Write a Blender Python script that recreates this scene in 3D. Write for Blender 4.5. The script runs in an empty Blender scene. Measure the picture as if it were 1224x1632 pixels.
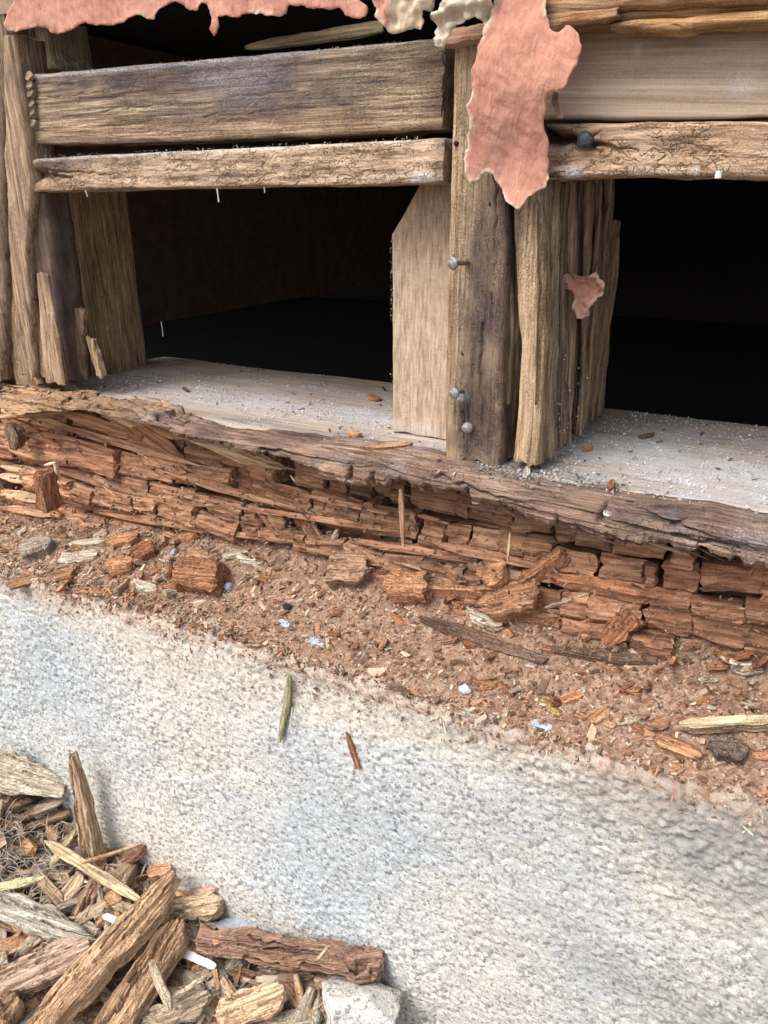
import bpy, math, random
import numpy as np
from mathutils import Matrix, Vector

random.seed(7)
SC = bpy.context.scene
COL = SC.collection
R_ = math.radians

# ------------------------------------------------------------------ camera, sky, sun, exposure
PITCH, YAW, FPX = R_(22), R_(28), 1226.0
CAM = np.array([0.0, -0.52, 0.0])
FW = np.array([-math.sin(YAW)*math.cos(PITCH), math.cos(YAW)*math.cos(PITCH), -math.sin(PITCH)])
RT = np.array([math.cos(YAW), math.sin(YAW), 0.0])
UP = np.cross(RT, FW)
cd = bpy.data.cameras.new('camera'); cam = bpy.data.objects.new('camera', cd); COL.objects.link(cam)
cam.location = CAM
cam.rotation_euler = (R_(90)-PITCH, 0, YAW)
cd.sensor_fit = 'VERTICAL'; cd.sensor_height = 36.0; cd.lens = FPX/1632*36.0
cd.clip_start = 0.01; cd.clip_end = 500
SC.camera = cam

w = bpy.data.worlds.new('World'); SC.world = w; w.use_nodes = True
wn = w.node_tree; wn.nodes.clear()
sky = wn.nodes.new('ShaderNodeTexSky'); sky.sky_type = 'NISHITA'; sky.sun_disc = False
SUN_EL, SUN_AZ = R_(52), R_(212)     # azimuth clockwise from +Y: the sun stands behind the camera, to its left
sky.sun_elevation = SUN_EL; sky.sun_rotation = SUN_AZ; sky.air_density = 1.0; sky.dust_density = 4.0
hs = wn.nodes.new('ShaderNodeHueSaturation'); hs.inputs['Saturation'].default_value = 0.45
bg = wn.nodes.new('ShaderNodeBackground'); bg.inputs['Strength'].default_value = 0.15
wo = wn.nodes.new('ShaderNodeOutputWorld')
wn.links.new(sky.outputs[0], hs.inputs['Color']); wn.links.new(hs.outputs[0], bg.inputs[0]); wn.links.new(bg.outputs[0], wo.inputs[0])
sl = bpy.data.lights.new('sun', 'SUN'); sl.energy = 1.3; sl.angle = R_(34); sl.color = (1.0, .955, .89)
so = bpy.data.objects.new('sun', sl); COL.objects.link(so)
sd = Vector((math.sin(SUN_AZ)*math.cos(SUN_EL), math.cos(SUN_AZ)*math.cos(SUN_EL), math.sin(SUN_EL)))
so.rotation_euler = sd.to_track_quat('Z', 'Y').to_euler()
SC.view_settings.view_transform = 'Standard'; SC.view_settings.look = 'None'
SC.view_settings.gamma = 1.0; SC.view_settings.use_curve_mapping = False
SC.view_settings.exposure = 0.88
SC.cycles.max_bounces = 6; SC.cycles.diffuse_bounces = 4
SC.cycles.use_denoising = True

# ------------------------------------------------------------------ picture -> place
def ray(px, py): return FW + RT*(px-612)/FPX + UP*(816-py)/FPX
def W(px, py, Y):
    r = ray(px, py); return CAM + r*(Y-CAM[1])/r[1]
def T(px, py, Z):
    r = ray(px, py); return CAM + r*(Z-CAM[2])/r[2]
def depth(p): return float((np.asarray(p)-CAM) @ FW)

# ------------------------------------------------------------------ noise
def _h(ix, iy, iz, s):
    n = (ix.astype(np.uint32)*np.uint32(374761393) + iy.astype(np.uint32)*np.uint32(668265263)
         + iz.astype(np.uint32)*np.uint32(2147483647) + np.uint32((s*144665+7) & 0xffffffff))
    n = (n ^ (n >> np.uint32(13)))*np.uint32(1274126177)
    n = (n ^ (n >> np.uint32(16)))*np.uint32(2246822519)
    n = n ^ (n >> np.uint32(15))
    return (n & np.uint32(0xffffff)).astype(np.float64)/16777215.0
def vn(x, y, z, s=0):
    x, y, z = np.broadcast_arrays(np.asarray(x, float), np.asarray(y, float), np.asarray(z, float))
    fx, fy, fz = np.floor(x), np.floor(y), np.floor(z)
    ix, iy, iz = fx.astype(np.int64), fy.astype(np.int64), fz.astype(np.int64)
    tx, ty, tz = x-fx, y-fy, z-fz
    tx = tx*tx*(3-2*tx); ty = ty*ty*(3-2*ty); tz = tz*tz*(3-2*tz)
    o = 0
    for a in (0, 1):
        wx = tx if a else 1-tx
        for b in (0, 1):
            wy = ty if b else 1-ty
            for c in (0, 1):
                wz = tz if c else 1-tz
                o = o + wx*wy*wz*_h(ix+a, iy+b, iz+c, s)
    return o*2-1
def fbm(x, y, z, s=0, o=4, g=.5):
    t = 0; a = 1; n = 0
    for i in range(o):
        t = t + a*vn(x, y, z, s+i*17); n += a
        x = np.asarray(x)*2.03+5.1; y = np.asarray(y)*2.03+1.7; z = np.asarray(z)*2.03+9.2; a *= g
    return t/n
def worley(x, y, s=0):
    x = np.asarray(x, float); y = np.asarray(y, float)
    fx, fy = np.floor(x), np.floor(y)
    f1 = np.full(x.shape, 9.0); f2 = np.full(x.shape, 9.0); idn = np.zeros(x.shape)
    for a in (-1, 0, 1):
        for b in (-1, 0, 1):
            cx = (fx+a).astype(np.int64); cy = (fy+b).astype(np.int64); zz = np.zeros_like(cx)
            px = fx+a+_h(cx, cy, zz, s); py = fy+b+_h(cx, cy, zz, s+3)
            d = np.hypot(px-x, py-y); r = _h(cx, cy, zz, s+9)
            m = d < f1
            f2 = np.where(m, f1, np.minimum(f2, d)); idn = np.where(m, r, idn); f1 = np.where(m, d, f1)
    return f1, f2, idn
def sstep(a, b, x):
    t = np.clip((x-a)/(b-a), 0, 1); return t*t*(3-2*t)

# ------------------------------------------------------------------ meshes
def make_mesh(name, V, quads, tris=None, smooth=True, mask=None):
    me = bpy.data.meshes.new(name)
    V = np.ascontiguousarray(V, dtype=np.float32)
    q = np.asarray(quads, dtype=np.int32).reshape(-1, 4)
    t = np.zeros((0, 3), np.int32) if tris is None else np.asarray(tris, dtype=np.int32).reshape(-1, 3)
    me.vertices.add(len(V)); me.vertices.foreach_set('co', V.ravel())
    nl = q.size+t.size; me.loops.add(nl)
    me.loops.foreach_set('vertex_index', np.concatenate([q.ravel(), t.ravel()]))
    me.polygons.add(len(q)+len(t))
    ls = np.concatenate([np.arange(len(q))*4, q.size+np.arange(len(t))*3]).astype(np.int32)
    me.polygons.foreach_set('loop_start', ls)
    me.update(calc_edges=True)
    me.polygons.foreach_set('use_smooth', np.full(len(q)+len(t), smooth))
    if mask is not None:
        at = me.color_attributes.new('mask', 'FLOAT_COLOR', 'POINT')
        m = np.ones((len(V), 4), np.float32); m[:, :3] = mask
        at.data.foreach_set('color', m.ravel())
    me.validate()
    return me
def link(name, me, mat, parent=None, M=None, color=None):
    o = bpy.data.objects.new(name, me); COL.objects.link(o)
    if mat is not None and len(me.materials) == 0: me.materials.append(mat)
    if M is not None: o.matrix_world = M
    if parent is not None:
        o.parent = parent
        o.matrix_parent_inverse = Matrix.Identity(4)
        if M is not None: o.matrix_basis = parent.matrix_basis.inverted() @ M
    if color is not None: o.color = (*color, 1)
    return o
def thing(name, label, cat, loc, group=None):
    o = bpy.data.objects.new(name, None); COL.objects.link(o); o.location = loc; o.empty_display_size = .01
    o['label'] = label; o['category'] = cat
    if group: o['group'] = group
    return o
def tag(o, label=None, cat=None, group=None, kind=None):
    if label: o['label'] = label
    if cat: o['category'] = cat
    if group: o['group'] = group
    if kind: o['kind'] = kind
    return o
def frame(a, c, org):
    a = np.asarray(a, float); a = a/np.linalg.norm(a)
    c = np.asarray(c, float); c = c-a*(c@a); c /= np.linalg.norm(c)
    b = np.cross(c, a)
    M = Matrix(((a[0], b[0], c[0], org[0]), (a[1], b[1], c[1], org[1]), (a[2], b[2], c[2], org[2]), (0, 0, 0, 1)))
    return M, a, b, c

def plank_mesh(name, L, lo, hi, T_, nu=40, nf=14, ns=4, nb=3, r=.002, amp=.0006, amp2=.0008, seed=0, rag=(0, 0),
               gf=(18, 260), cracks=(), smooth=True, mask=None, deform=None, taper=None, step=0.0, ragf=120, low=22, back=True):
    """a piece of wood: grain along local x (0..L), width y from lo(x) to hi(x), outer face z=0, thickness T_"""
    u = np.linspace(0, 1, nu)
    tf = np.linspace(0, 1, nf)
    sec = []                                   # (kind, v in 0..1 across, depth 0..1)
    for t in tf: sec.append((0, t, 0))
    for t in np.linspace(0, 1, ns+2)[1:-1]: sec.append((1, 1, t))
    for t in np.linspace(1, 0, nb): sec.append((2, t, 1))
    for t in np.linspace(1, 0, ns+2)[1:-1]: sec.append((3, 0, t))
    sec = np.array(sec); K = len(sec)
    kind, v, dp = sec[:, 0], sec[:, 1], sec[:, 2]
    A = np.repeat((u*L)[:, None], K, 1)
    lo_, hi_ = lo(A[:, 0]), hi(A[:, 0])
    wd = (hi_-lo_)[:, None]
    B = lo_[:, None]+wd*v[None, :]
    edge = np.minimum(v[None, :]*wd, (1-v[None, :])*wd)
    rr = np.minimum(r, wd*.45)
    tt = np.clip(1-edge/np.maximum(rr, 1e-6), 0, 1)
    Cc = -rr*(1-np.sqrt(np.clip(1-tt*tt, 0, 1)))*(kind[None, :] == 0)
    side = (kind == 1) | (kind == 3)
    Cc = np.where(side[None, :], -rr-(T_-rr)*dp[None, :]*.999, Cc)
    Cc = np.where((kind == 2)[None, :], -T_, Cc)
    if taper is not None:                      # thickness factor along x
        Cc = Cc*taper(A/L)
    g = fbm(A*gf[0], B*gf[1], Cc*gf[1], seed, 4, .6)
    g2 = fbm(A*low, B*low*2.5, Cc*low*2, seed+50, 3)
    d = amp*g+amp2*g2
    if step:                                   # split-wood terraces
        s_ = fbm(A*7, B*90, Cc*90, seed+80, 3)
        d = d+step*(np.round(s_*3)/3)
    on = (kind == 0)[None, :]
    for (x0, y0, x1, y1, cw, cdp) in cracks:
        dx, dy = x1-x0, y1-y0; l2 = dx*dx+dy*dy
        q = np.clip(((A-x0)*dx+(B-y0)*dy)/l2, 0, 1)
        wob = .0012*vn(A*160, 0*A, 0*A, seed+int(abs(x0)*999))
        dd = np.hypot(A-x0-q*dx, B-y0-q*dy+wob)
        ww = cw*(1.05-q)
        d = d-on*cdp*(1-.6*q)*np.exp(-(dd/np.maximum(ww, 1e-5))**2)
    Cc = Cc+np.where(on, d, 0)+np.where((kind == 2)[None, :], -d, 0)
    B = B+np.where((kind == 1)[None, :], d, 0)-np.where((kind == 3)[None, :], d, 0)
    # edges wander a little
    B = B+.5*amp2*fbm(A*60, v[None, :]*.5, 0, seed+33, 3)
    if rag[0] or rag[1]:
        q0 = fbm(B*ragf, Cc*ragf, 0*B, seed+21, 4, .65); q1 = fbm(B*ragf, Cc*ragf, 0*B+4, seed+22, 4, .65)
        wl = np.clip(1-(A/L)/.5, 0, 1)**2; wr = np.clip((A/L-.5)/.5, 0, 1)**2
        A = A+rag[0]*q0*wl+rag[1]*q1*wr
    P = np.stack([A, B, Cc], -1)
    V = [P.reshape(-1, 3)]
    idx = np.arange(nu*K).reshape(nu, K)
    Q = np.stack([idx[:-1], idx[1:], np.roll(idx[1:], -1, 1), np.roll(idx[:-1], -1, 1)], -1).reshape(-1, 4)[:, ::1]
    Qs = [Q]; Ts = []
    base = nu*K
    for end in (0, 1):
        ring = P[0] if end == 0 else P[-1]
        ri = idx[0] if end == 0 else idx[-1]
        cen = ring.mean(0); prev = ri
        for k, sc in enumerate((.72, .4)):
            nr = cen+(ring-cen)*sc
            nr[:, 0] = cen[0]+(ring[:, 0]-cen[0])*sc
            nr[:, 0] += amp*1.5*vn(nr[:, 1]*400, nr[:, 2]*400, 0, seed+k)
            V.append(nr); ci = base+np.arange(K); base += K
            a_, b_ = (prev, ci)
            q = np.stack([a_, np.roll(a_, -1), np.roll(b_, -1), b_], -1)
            if end == 1: q = q[:, ::-1]
            Qs.append(q); prev = ci
        V.append(cen[None]); ce = base; base += 1
        t = np.stack([prev, np.roll(prev, -1), np.full(K, ce)], -1)
        if end == 1: t = t[:, ::-1]
        Ts.append(t)
    V = np.concatenate(V)
    if mask is not None: mk = mask(V[:, 0]/L, V[:, 1], V[:, 2])
    else: mk = None
    if deform is not None: V = deform(V)
    return make_mesh(name, V, np.concatenate(Qs), np.concatenate(Ts), smooth, mk)

def poly_plank(name, p_lo, p_hi, N, T_, mat, parent=None, label=None, cat=None, group=None, color=None, a_dir=None, origin='bottom', **kw):
    """wood whose two long edges are world polylines p_lo / p_hi on the plane with outward normal N"""
    p_lo = np.array(p_lo, float); p_hi = np.array(p_hi, float)
    o0 = (p_lo[0]+p_hi[0])/2; o1 = (p_lo[-1]+p_hi[-1])/2
    M, a, b, c = frame(o1-o0 if a_dir is None else a_dir, N, o0)
    la, lb = (p_lo-o0)@a, (p_lo-o0)@b
    ha, hb = (p_hi-o0)@a, (p_hi-o0)@b
    s = (la[0]+ha[0])/2; L = (la[-1]+ha[-1])/2-s
    M = M.copy(); no = o0+a*s; M[0][3], M[1][3], M[2][3] = no
    seed = kw.pop('seed', hash(name+str(round(L*1e4))) % 997)
    me = plank_mesh(name, L, lambda x: np.interp(x+s, la, lb), lambda x: np.interp(x+s, ha, hb), T_, seed=seed, **kw)
    o = link(name, me, mat, parent, M, color)
    if label or cat: tag(o, label, cat, group)
    return o

def px_board(name, top, bot, Y, T_, mat, grain='x', parent=None, slope=0, **kw):
    """board or post seen from the front: pixel polylines of its two long edges, standing on plane Y"""
    if grain == 'x':
        hi = [W(x, y, Y) for x, y in top]; lo = [W(x, y, Y) for x, y in bot]; ad = None
    else:          # posts: 'top' is the left edge, 'bot' the right edge, both from top to bottom
        lo = [W(x, y, Y) for x, y in top]; hi = [W(x, y, Y) for x, y in bot]; ad = (0, 0, -1)
    return poly_plank(name, lo, hi, (0, -1, 0), T_, mat, parent, a_dir=ad, **kw)

def stick_mesh(name, L, Wd, Th, seed, nu=10, nf=6, ns=2, rag=.12, point=(0, 0), smooth=False, bow=0., twist=0., **kw):
    rs = np.random.RandomState(seed)
    k0, k1 = rs.uniform(.75, 1, 2)
    def wf(t):
        rs0 = np.random.RandomState(seed+5); w_ = 1+0*t
        q0, q1 = rs0.uniform(.12, .5, 2)
        if point[0]: w_ = w_*(q0+(1-q0)*np.clip(t/point[0], 0, 1)**.8)
        if point[1]: w_ = w_*(q1+(1-q1)*np.clip((1-t)/point[1], 0, 1)**.8)
        return w_
    wob = lambda t, s: .13*vn(t*4, 0*t, 0*t, seed+s)+.10*vn(t*11+3, 0*t, 0*t, seed+s)
    lo = lambda x: -Wd/2*wf(x/L)*(k0+wob(x/L, 1))
    hi = lambda x: Wd/2*wf(x/L)*(k1+wob(x/L, 2))
    def dfm(V):
        t = V[:, 0]/L-.5
        V[:, 2] += bow*L*(t*t*4-1)+.5*Th
        if twist:
            an = twist*t; y, z = V[:, 1].copy(), V[:, 2].copy()
            V[:, 1] = y*np.cos(an)-z*np.sin(an); V[:, 2] = y*np.sin(an)+z*np.cos(an)
        V[:, 0] -= L/2
        return V
    tp = lambda t: np.clip(.72+.9*np.minimum(t, 1-t)*2, .72, 1)
    amp = kw.pop('amp', Th*.10); amp2 = kw.pop('amp2', Th*.22); step = kw.pop('step', Th*.18); rk = kw.pop('rk', .12)
    return plank_mesh(name, L, lo, hi, Th, nu=nu, nf=nf, ns=ns, nb=3, r=min(Th, Wd)*rk, amp=amp, amp2=amp2, seed=seed,
                      rag=(L*rag, L*rag), smooth=smooth, deform=dfm, taper=tp, step=step, **kw)

def blob_mesh(name, rad, seed, n=3, rough=.25, freq=60, smooth=True, ridged=0):
    import bmesh
    bm = bmesh.new(); bmesh.ops.create_icosphere(bm, subdivisions=n, radius=1)
    V = np.array([v.co[:] for v in bm.verts]); F = np.array([[v.index for v in f.verts] for f in bm.faces]); bm.free()
    D = V.copy(); V = V*np.array(rad)
    k = fbm(V[:, 0]*freq, V[:, 1]*freq, V[:, 2]*freq, seed, 4, .55)
    V = V*(1+rough*k)[:, None]
    if ridged:
        V = np.sign(V)*np.abs(V)**1.0
        V = V+D*ridged*worley(V[:, 0]*300+V[:, 2]*130, V[:, 1]*300+V[:, 2]*170, seed)[0][:, None]
    return make_mesh(name, V, np.zeros((0, 4)), F, smooth)

def rock_mesh(name, rad, seed, n=5, planes=14, nz=.05):
    import bmesh
    bm = bmesh.new(); bmesh.ops.create_icosphere(bm, subdivisions=n, radius=1)
    V = np.array([v.co[:] for v in bm.verts]); F = np.array([[v.index for v in f.verts] for f in bm.faces]); bm.free()
    q = np.random.RandomState(seed)
    for _ in range(planes):
        nn = q.normal(0, 1, 3); nn /= np.linalg.norm(nn); d = q.uniform(.55, .85)
        e = V@nn-d; V = V-np.clip(e, 0, None)[:, None]*nn
    k = fbm(V[:, 0]*3, V[:, 1]*3, V[:, 2]*3, seed, 5, .65)
    f_, _, i_ = worley(V[:, 0]*9+V[:, 2]*3, V[:, 1]*9+V[:, 2]*6, seed)
    V = V*(1+nz*3*k+nz*.9*(.6-f_)*(i_+.3))[:, None]
    return make_mesh(name, V*np.array(rad), np.zeros((0, 4)), F, True)

# ------------------------------------------------------------------ materials
class NT:
    def __init__(s, name):
        s.m = bpy.data.materials.new(name); s.m.use_nodes = True; s.t = s.m.node_tree
        s.b = s.t.nodes['Principled BSDF']; s.co = s.t.nodes.new('ShaderNodeTexCoord')
    def n(s, typ, **kw):
        x = s.t.nodes.new(typ)
        for k, v in kw.items():
            if k in x.inputs: s.set(x.inputs[k], v)
            else: setattr(x, k, v)
        return x
    def set(s, inp, v):
        if hasattr(v, 'is_output') and v.is_output: s.t.links.new(v, inp)
        else: inp.default_value = v
    def math(s, op, a, b=0.0, c=None):
        x = s.t.nodes.new('ShaderNodeMath'); x.operation = op; s.set(x.inputs[0], a); s.set(x.inputs[1], b)
        if c is not None: s.set(x.inputs[2], c)
        return x.outputs[0]
    def mapped(s, scale, off=None, src=None):
        x = s.t.nodes.new('ShaderNodeMapping'); s.set(x.inputs['Scale'], scale)
        s.t.links.new(src or s.co.outputs['Object'], x.inputs['Vector'])
        if off is not None: s.t.links.new(off, x.inputs['Location'])
        return x.outputs[0]
    def noise(s, vec, scale=1, detail=5, rough=.6, dist=0.0):
        x = s.t.nodes.new('ShaderNodeTexNoise'); s.set(x.inputs['Vector'], vec)
        x.inputs['Scale'].default_value = scale; x.inputs['Detail'].default_value = detail
        x.inputs['Roughness'].default_value = rough; x.inputs['Distortion'].default_value = dist
        return x.outputs['Fac']
    def vor(s, vec, scale, feature='F1', out='Distance', rnd=1):
        x = s.t.nodes.new('ShaderNodeTexVoronoi'); x.feature = feature; s.set(x.inputs['Vector'], vec)
        x.inputs['Scale'].default_value = scale; x.inputs['Randomness'].default_value = rnd
        return x.outputs[out]
    def ramp(s, fac, stops):
        x = s.t.nodes.new('ShaderNodeValToRGB'); s.set(x.inputs[0], fac); e = x.color_ramp.elements
        while len(e) < len(stops): e.new(.5)
        for i, (p, c) in enumerate(stops):
            e[i].position = p; e[i].color = (*c, 1) if len(c) == 3 else c
        return x.outputs[0]
    def rng(s, v, a, b, c=0.0, d=1.0):
        x = s.t.nodes.new('ShaderNodeMapRange'); s.set(x.inputs['Value'], v)
        x.inputs['From Min'].default_value = a; x.inputs['From Max'].default_value = b
        x.inputs['To Min'].default_value = c; x.inputs['To Max'].default_value = d
        return x.outputs[0]
    def mix(s, f, a, b, mode='MIX'):
        x = s.t.nodes.new('ShaderNodeMix'); x.data_type = 'RGBA'; x.blend_type = mode
        s.set(x.inputs[0], f)
        for i, v in ((6, a), (7, b)):
            if isinstance(v, tuple): v = (*v, 1) if len(v) == 3 else v
            s.set(x.inputs[i], v)
        return x.outputs[2]
    def rndoff(s):
        oi = s.t.nodes.new('ShaderNodeObjectInfo')
        c = s.t.nodes.new('ShaderNodeCombineXYZ')
        s.t.links.new(s.math('MULTIPLY', oi.outputs['Random'], 37.0), c.inputs[0])
        s.t.links.new(s.math('MULTIPLY', oi.outputs['Random'], 91.0), c.inputs[1])
        s.t.links.new(s.math('MULTIPLY', oi.outputs['Random'], 53.0), c.inputs[2])
        s.oi = oi
        return c.outputs[0]
    def bump(s, h, dist, strength=1.0):
        x = s.t.nodes.new('ShaderNodeBump'); x.inputs['Distance'].default_value = dist
        x.inputs['Strength'].default_value = strength; s.t.links.new(h, x.inputs['Height'])
        s.t.links.new(x.outputs[0], s.b.inputs['Normal'])

def wood(name, dark, mid, light, stain=(.045, .033, .036), dust=(.62, .63, .66), fresh=(.55, .27, .11), saw=.3, speck=.25,
         blotch=.25, checks=0.0, rough=.88, bump=.0012, grain=(22, 420)):
    m = NT(name); off = m.rndoff()
    g1 = m.noise(m.mapped((grain[0], grain[1], grain[1]), off), 1, 6, .65, .3)
    g2 = m.noise(m.mapped((6, 70, 70), off), 1, 4, .6, .6)
    bl = m.noise(m.mapped((22, 38, 38), off), 1, 5, .6)
    fz = m.noise(m.mapped((900, 900, 900), off), 1, 3, .7)
    sw = m.noise(m.mapped((430, 60, 60), off), 1, 4, .7, 1.5)
    f = m.math('ADD', m.math('MULTIPLY', g1, .60), m.math('MULTIPLY', g2, .22))
    f = m.math('ADD', f, m.math('MULTIPLY', sw, saw*.5))
    f = m.math('ADD', f, m.math('MULTIPLY', fz, .22))
    f = m.rng(f, .43+saw*.2, .615+saw*.3)
    colr = m.ramp(f, [(0, dark), (.48, mid), (1, light)])
    at = m.n('ShaderNodeVertexColor', layer_name='mask')
    sp = m.n('ShaderNodeSeparateColor'); m.t.links.new(at.outputs[0], sp.inputs[0])
    sR, sG, sB = sp.outputs[0], sp.outputs[1], sp.outputs[2]
    st = m.math('ADD', m.rng(bl, .56, .72, 0, blotch), m.math('MULTIPLY', sR, m.rng(m.math('ADD', g1, m.math('ADD', bl, m.math('MULTIPLY', fz, .6))), 1.1, 1.5, .15, 1.3)))
    st = m.math('MINIMUM', st, .93)
    colr = m.mix(st, colr, m.mix(f, tuple(x*.7 for x in stain), tuple(x*y for x, y in zip(stain, (3.1, 2.9, 2.5)))))
    fr = m.math('MULTIPLY', sB, m.rng(m.math('ADD', g2, fz), .7, 1.2, .5, 1.0))
    colr = m.mix(fr, colr, m.mix(f, tuple(x*.55 for x in fresh), fresh))
    h = m.math('ADD', m.math('MULTIPLY', g1, 1.0), m.math('MULTIPLY', sw, saw))
    h = m.math('ADD', h, m.math('MULTIPLY', fz, .35))
    if checks:
        wv = m.noise(m.mapped((160, 160, 160), off), 1, 2, .5)
        vv = m.mapped((34, 270, 270), off)
        x = m.t.nodes.new('ShaderNodeVectorMath'); x.operation = 'ADD'; m.t.links.new(vv, x.inputs[0])
        cb = m.t.nodes.new('ShaderNodeCombineXYZ'); m.t.links.new(m.math('MULTIPLY', wv, 5.5), cb.inputs[1])
        m.t.links.new(m.math('MULTIPLY', wv, 1.1), cb.inputs[0]); m.t.links.new(cb.outputs[0], x.inputs[1])
        ve = m.vor(x.outputs[0], 1, 'DISTANCE_TO_EDGE')
        ck = m.math('MULTIPLY', m.rng(ve, .0, .07, 1, 0), m.rng(bl, .38, .50, 0, checks))
        colr = m.mix(m.math('MULTIPLY', ck, .55), colr, tuple(x*.5 for x in dark))
        h = m.math('SUBTRACT', h, m.math('MULTIPLY', ck, 1.0))
    # pale dust: patches where masked, a few specks elsewhere
    s2 = m.noise(m.mapped((1500, 1500, 1500), off), 1, 2, .7)
    ds = m.math('MULTIPLY', m.rng(s2, .68, .74), speck)
    dm = m.math('MULTIPLY', m.math('MULTIPLY', sG, 1.3), m.rng(m.math('ADD', m.math('MULTIPLY', fz, .8), m.math('ADD', s2, m.math('MULTIPLY', bl, .6))), 1.05, 1.4, .05, 1))
    colr = m.mix(m.math('MINIMUM', m.math('ADD', ds, dm), .95), colr, dust)
    tint = m.mix(1.0, colr, m.oi.outputs['Color'], 'MULTIPLY')
    m.t.links.new(tint, m.b.inputs['Base Color'])
    m.b.inputs['Roughness'].default_value = rough
    m.b.inputs['Specular IOR Level'].default_value = .25
    m.bump(h, bump)
    return m.m

M_WEATH = wood('weathered_grey_wood', (.088, .062, .048), (.275, .20, .135), (.56, .435, .29), stain=(.042, .031, .036), checks=.3, saw=.2, speck=.4, grain=(16, 460), bump=.0018)
M_CHECK = wood('checked_tan_wood', (.17, .11, .07), (.43, .30, .20), (.65, .49, .34), checks=1.0, saw=.15, blotch=.2, grain=(30, 300))
M_STUD = wood('stud_wood', (.12, .080, .053), (.33, .235, .15), (.58, .44, .295), stain=(.042, .031, .032), saw=.22, blotch=.4, checks=.35, grain=(18, 520), bump=.0018)
M_SPLIT = wood('split_post_wood', (.11, .078, .056), (.28, .205, .142), (.48, .37, .26), saw=.1, blotch=.3, bump=.0018)
M_PALE = wood('sawn_pale_wood', (.27, .185, .125), (.44, .325, .235), (.58, .45, .34), stain=(.17, .13, .105), saw=.3, blotch=.12, speck=.3, grain=(60, 480), bump=.0007)
M_SMOOTH = wood('smooth_beige_wood', (.25, .185, .135), (.36, .28, .21), (.46, .37, .29), stain=(.13, .11, .10), saw=.1, blotch=.15, speck=.1, bump=.0004, grain=(8, 380))
M_SILL = wood('dusty_sill_wood', (.24, .19, .145), (.39, .315, .25), (.52, .43, .35), stain=(.13, .125, .13), dust=(.51, .53, .57), saw=.1, blotch=.25, speck=.3, bump=.0007)
M_LIP = wood('weathered_beam_shell', (.095, .060, .045), (.26, .165, .115), (.48, .34, .25), stain=(.06, .045, .045), checks=.3, saw=.05, blotch=.45, speck=.25, bump=.0022, grain=(14, 330), fresh=(.60, .36, .19))
M_ROT = wood('brown_rotted_wood', (.105, .050, .029), (.265, .135, .078), (.44, .26, .16), stain=(.05, .030, .024), saw=.12, blotch=.5, speck=.08, bump=.0016, grain=(20, 300), fresh=(.62, .38, .2), dust=(.7, .6, .5))
M_CHIP = wood('splintered_chip_wood', (.18, .105, .065), (.42, .27, .17), (.62, .45, .31), stain=(.09, .055, .045), saw=.08, blotch=.45, speck=.08, checks=.5, bump=.0024, grain=(24, 480), fresh=(.66, .5, .3))

def crumbs_mat():
    m = NT('crumb_mix'); at = m.n('ShaderNodeVertexColor', layer_name='mask')
    nz = m.noise(m.mapped((700, 700, 700)), 1, 3, .7)
    m.t.links.new(m.mix(1.0, at.outputs[0], m.ramp(nz, [(.25, (.6, .6, .6)), (.75, (1.25, 1.2, 1.15))]), 'MULTIPLY'), m.b.inputs['Base Color'])
    m.b.inputs['Roughness'].default_value = .9; m.b.inputs['Specular IOR Level'].default_value = .2
    m.bump(nz, .0006); return m.m
M_CRUMB = crumbs_mat()

def bed_mat():
    m = NT('rot_powder')
    a = m.noise(m.mapped((90, 90, 90)), 1, 6, .65); b = m.noise(m.mapped((620, 620, 620)), 1, 4, .7)
    c = m.vor(m.mapped((300, 300, 300)), 1, 'F1', 'Color')
    sp = m.n('ShaderNodeSeparateColor'); m.t.links.new(c, sp.inputs[0])
    f = m.math('ADD', m.math('MULTIPLY', a, .5), m.math('ADD', m.math('MULTIPLY', b, .35), m.math('MULTIPLY', sp.outputs[0], .2)))
    col = m.ramp(m.rng(f, .3, .75), [(0, (.14, .082, .055)), (.45, (.30, .185, .125)), (.8, (.44, .30, .215)), (1, (.58, .47, .39))])
    col = m.mix(m.rng(m.noise(m.mapped((1300,)*3), 1, 2, .6), .68, .72, 0, .7), col, (.66, .6, .55))
    m.t.links.new(col, m.b.inputs['Base Color']); m.b.inputs['Roughness'].default_value = .95; m.b.inputs['Specular IOR Level'].default_value = .15
    m.bump(m.math('ADD', b, m.math('MULTIPLY', sp.outputs[1], .6)), .002); return m.m
M_BED = bed_mat()

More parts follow.
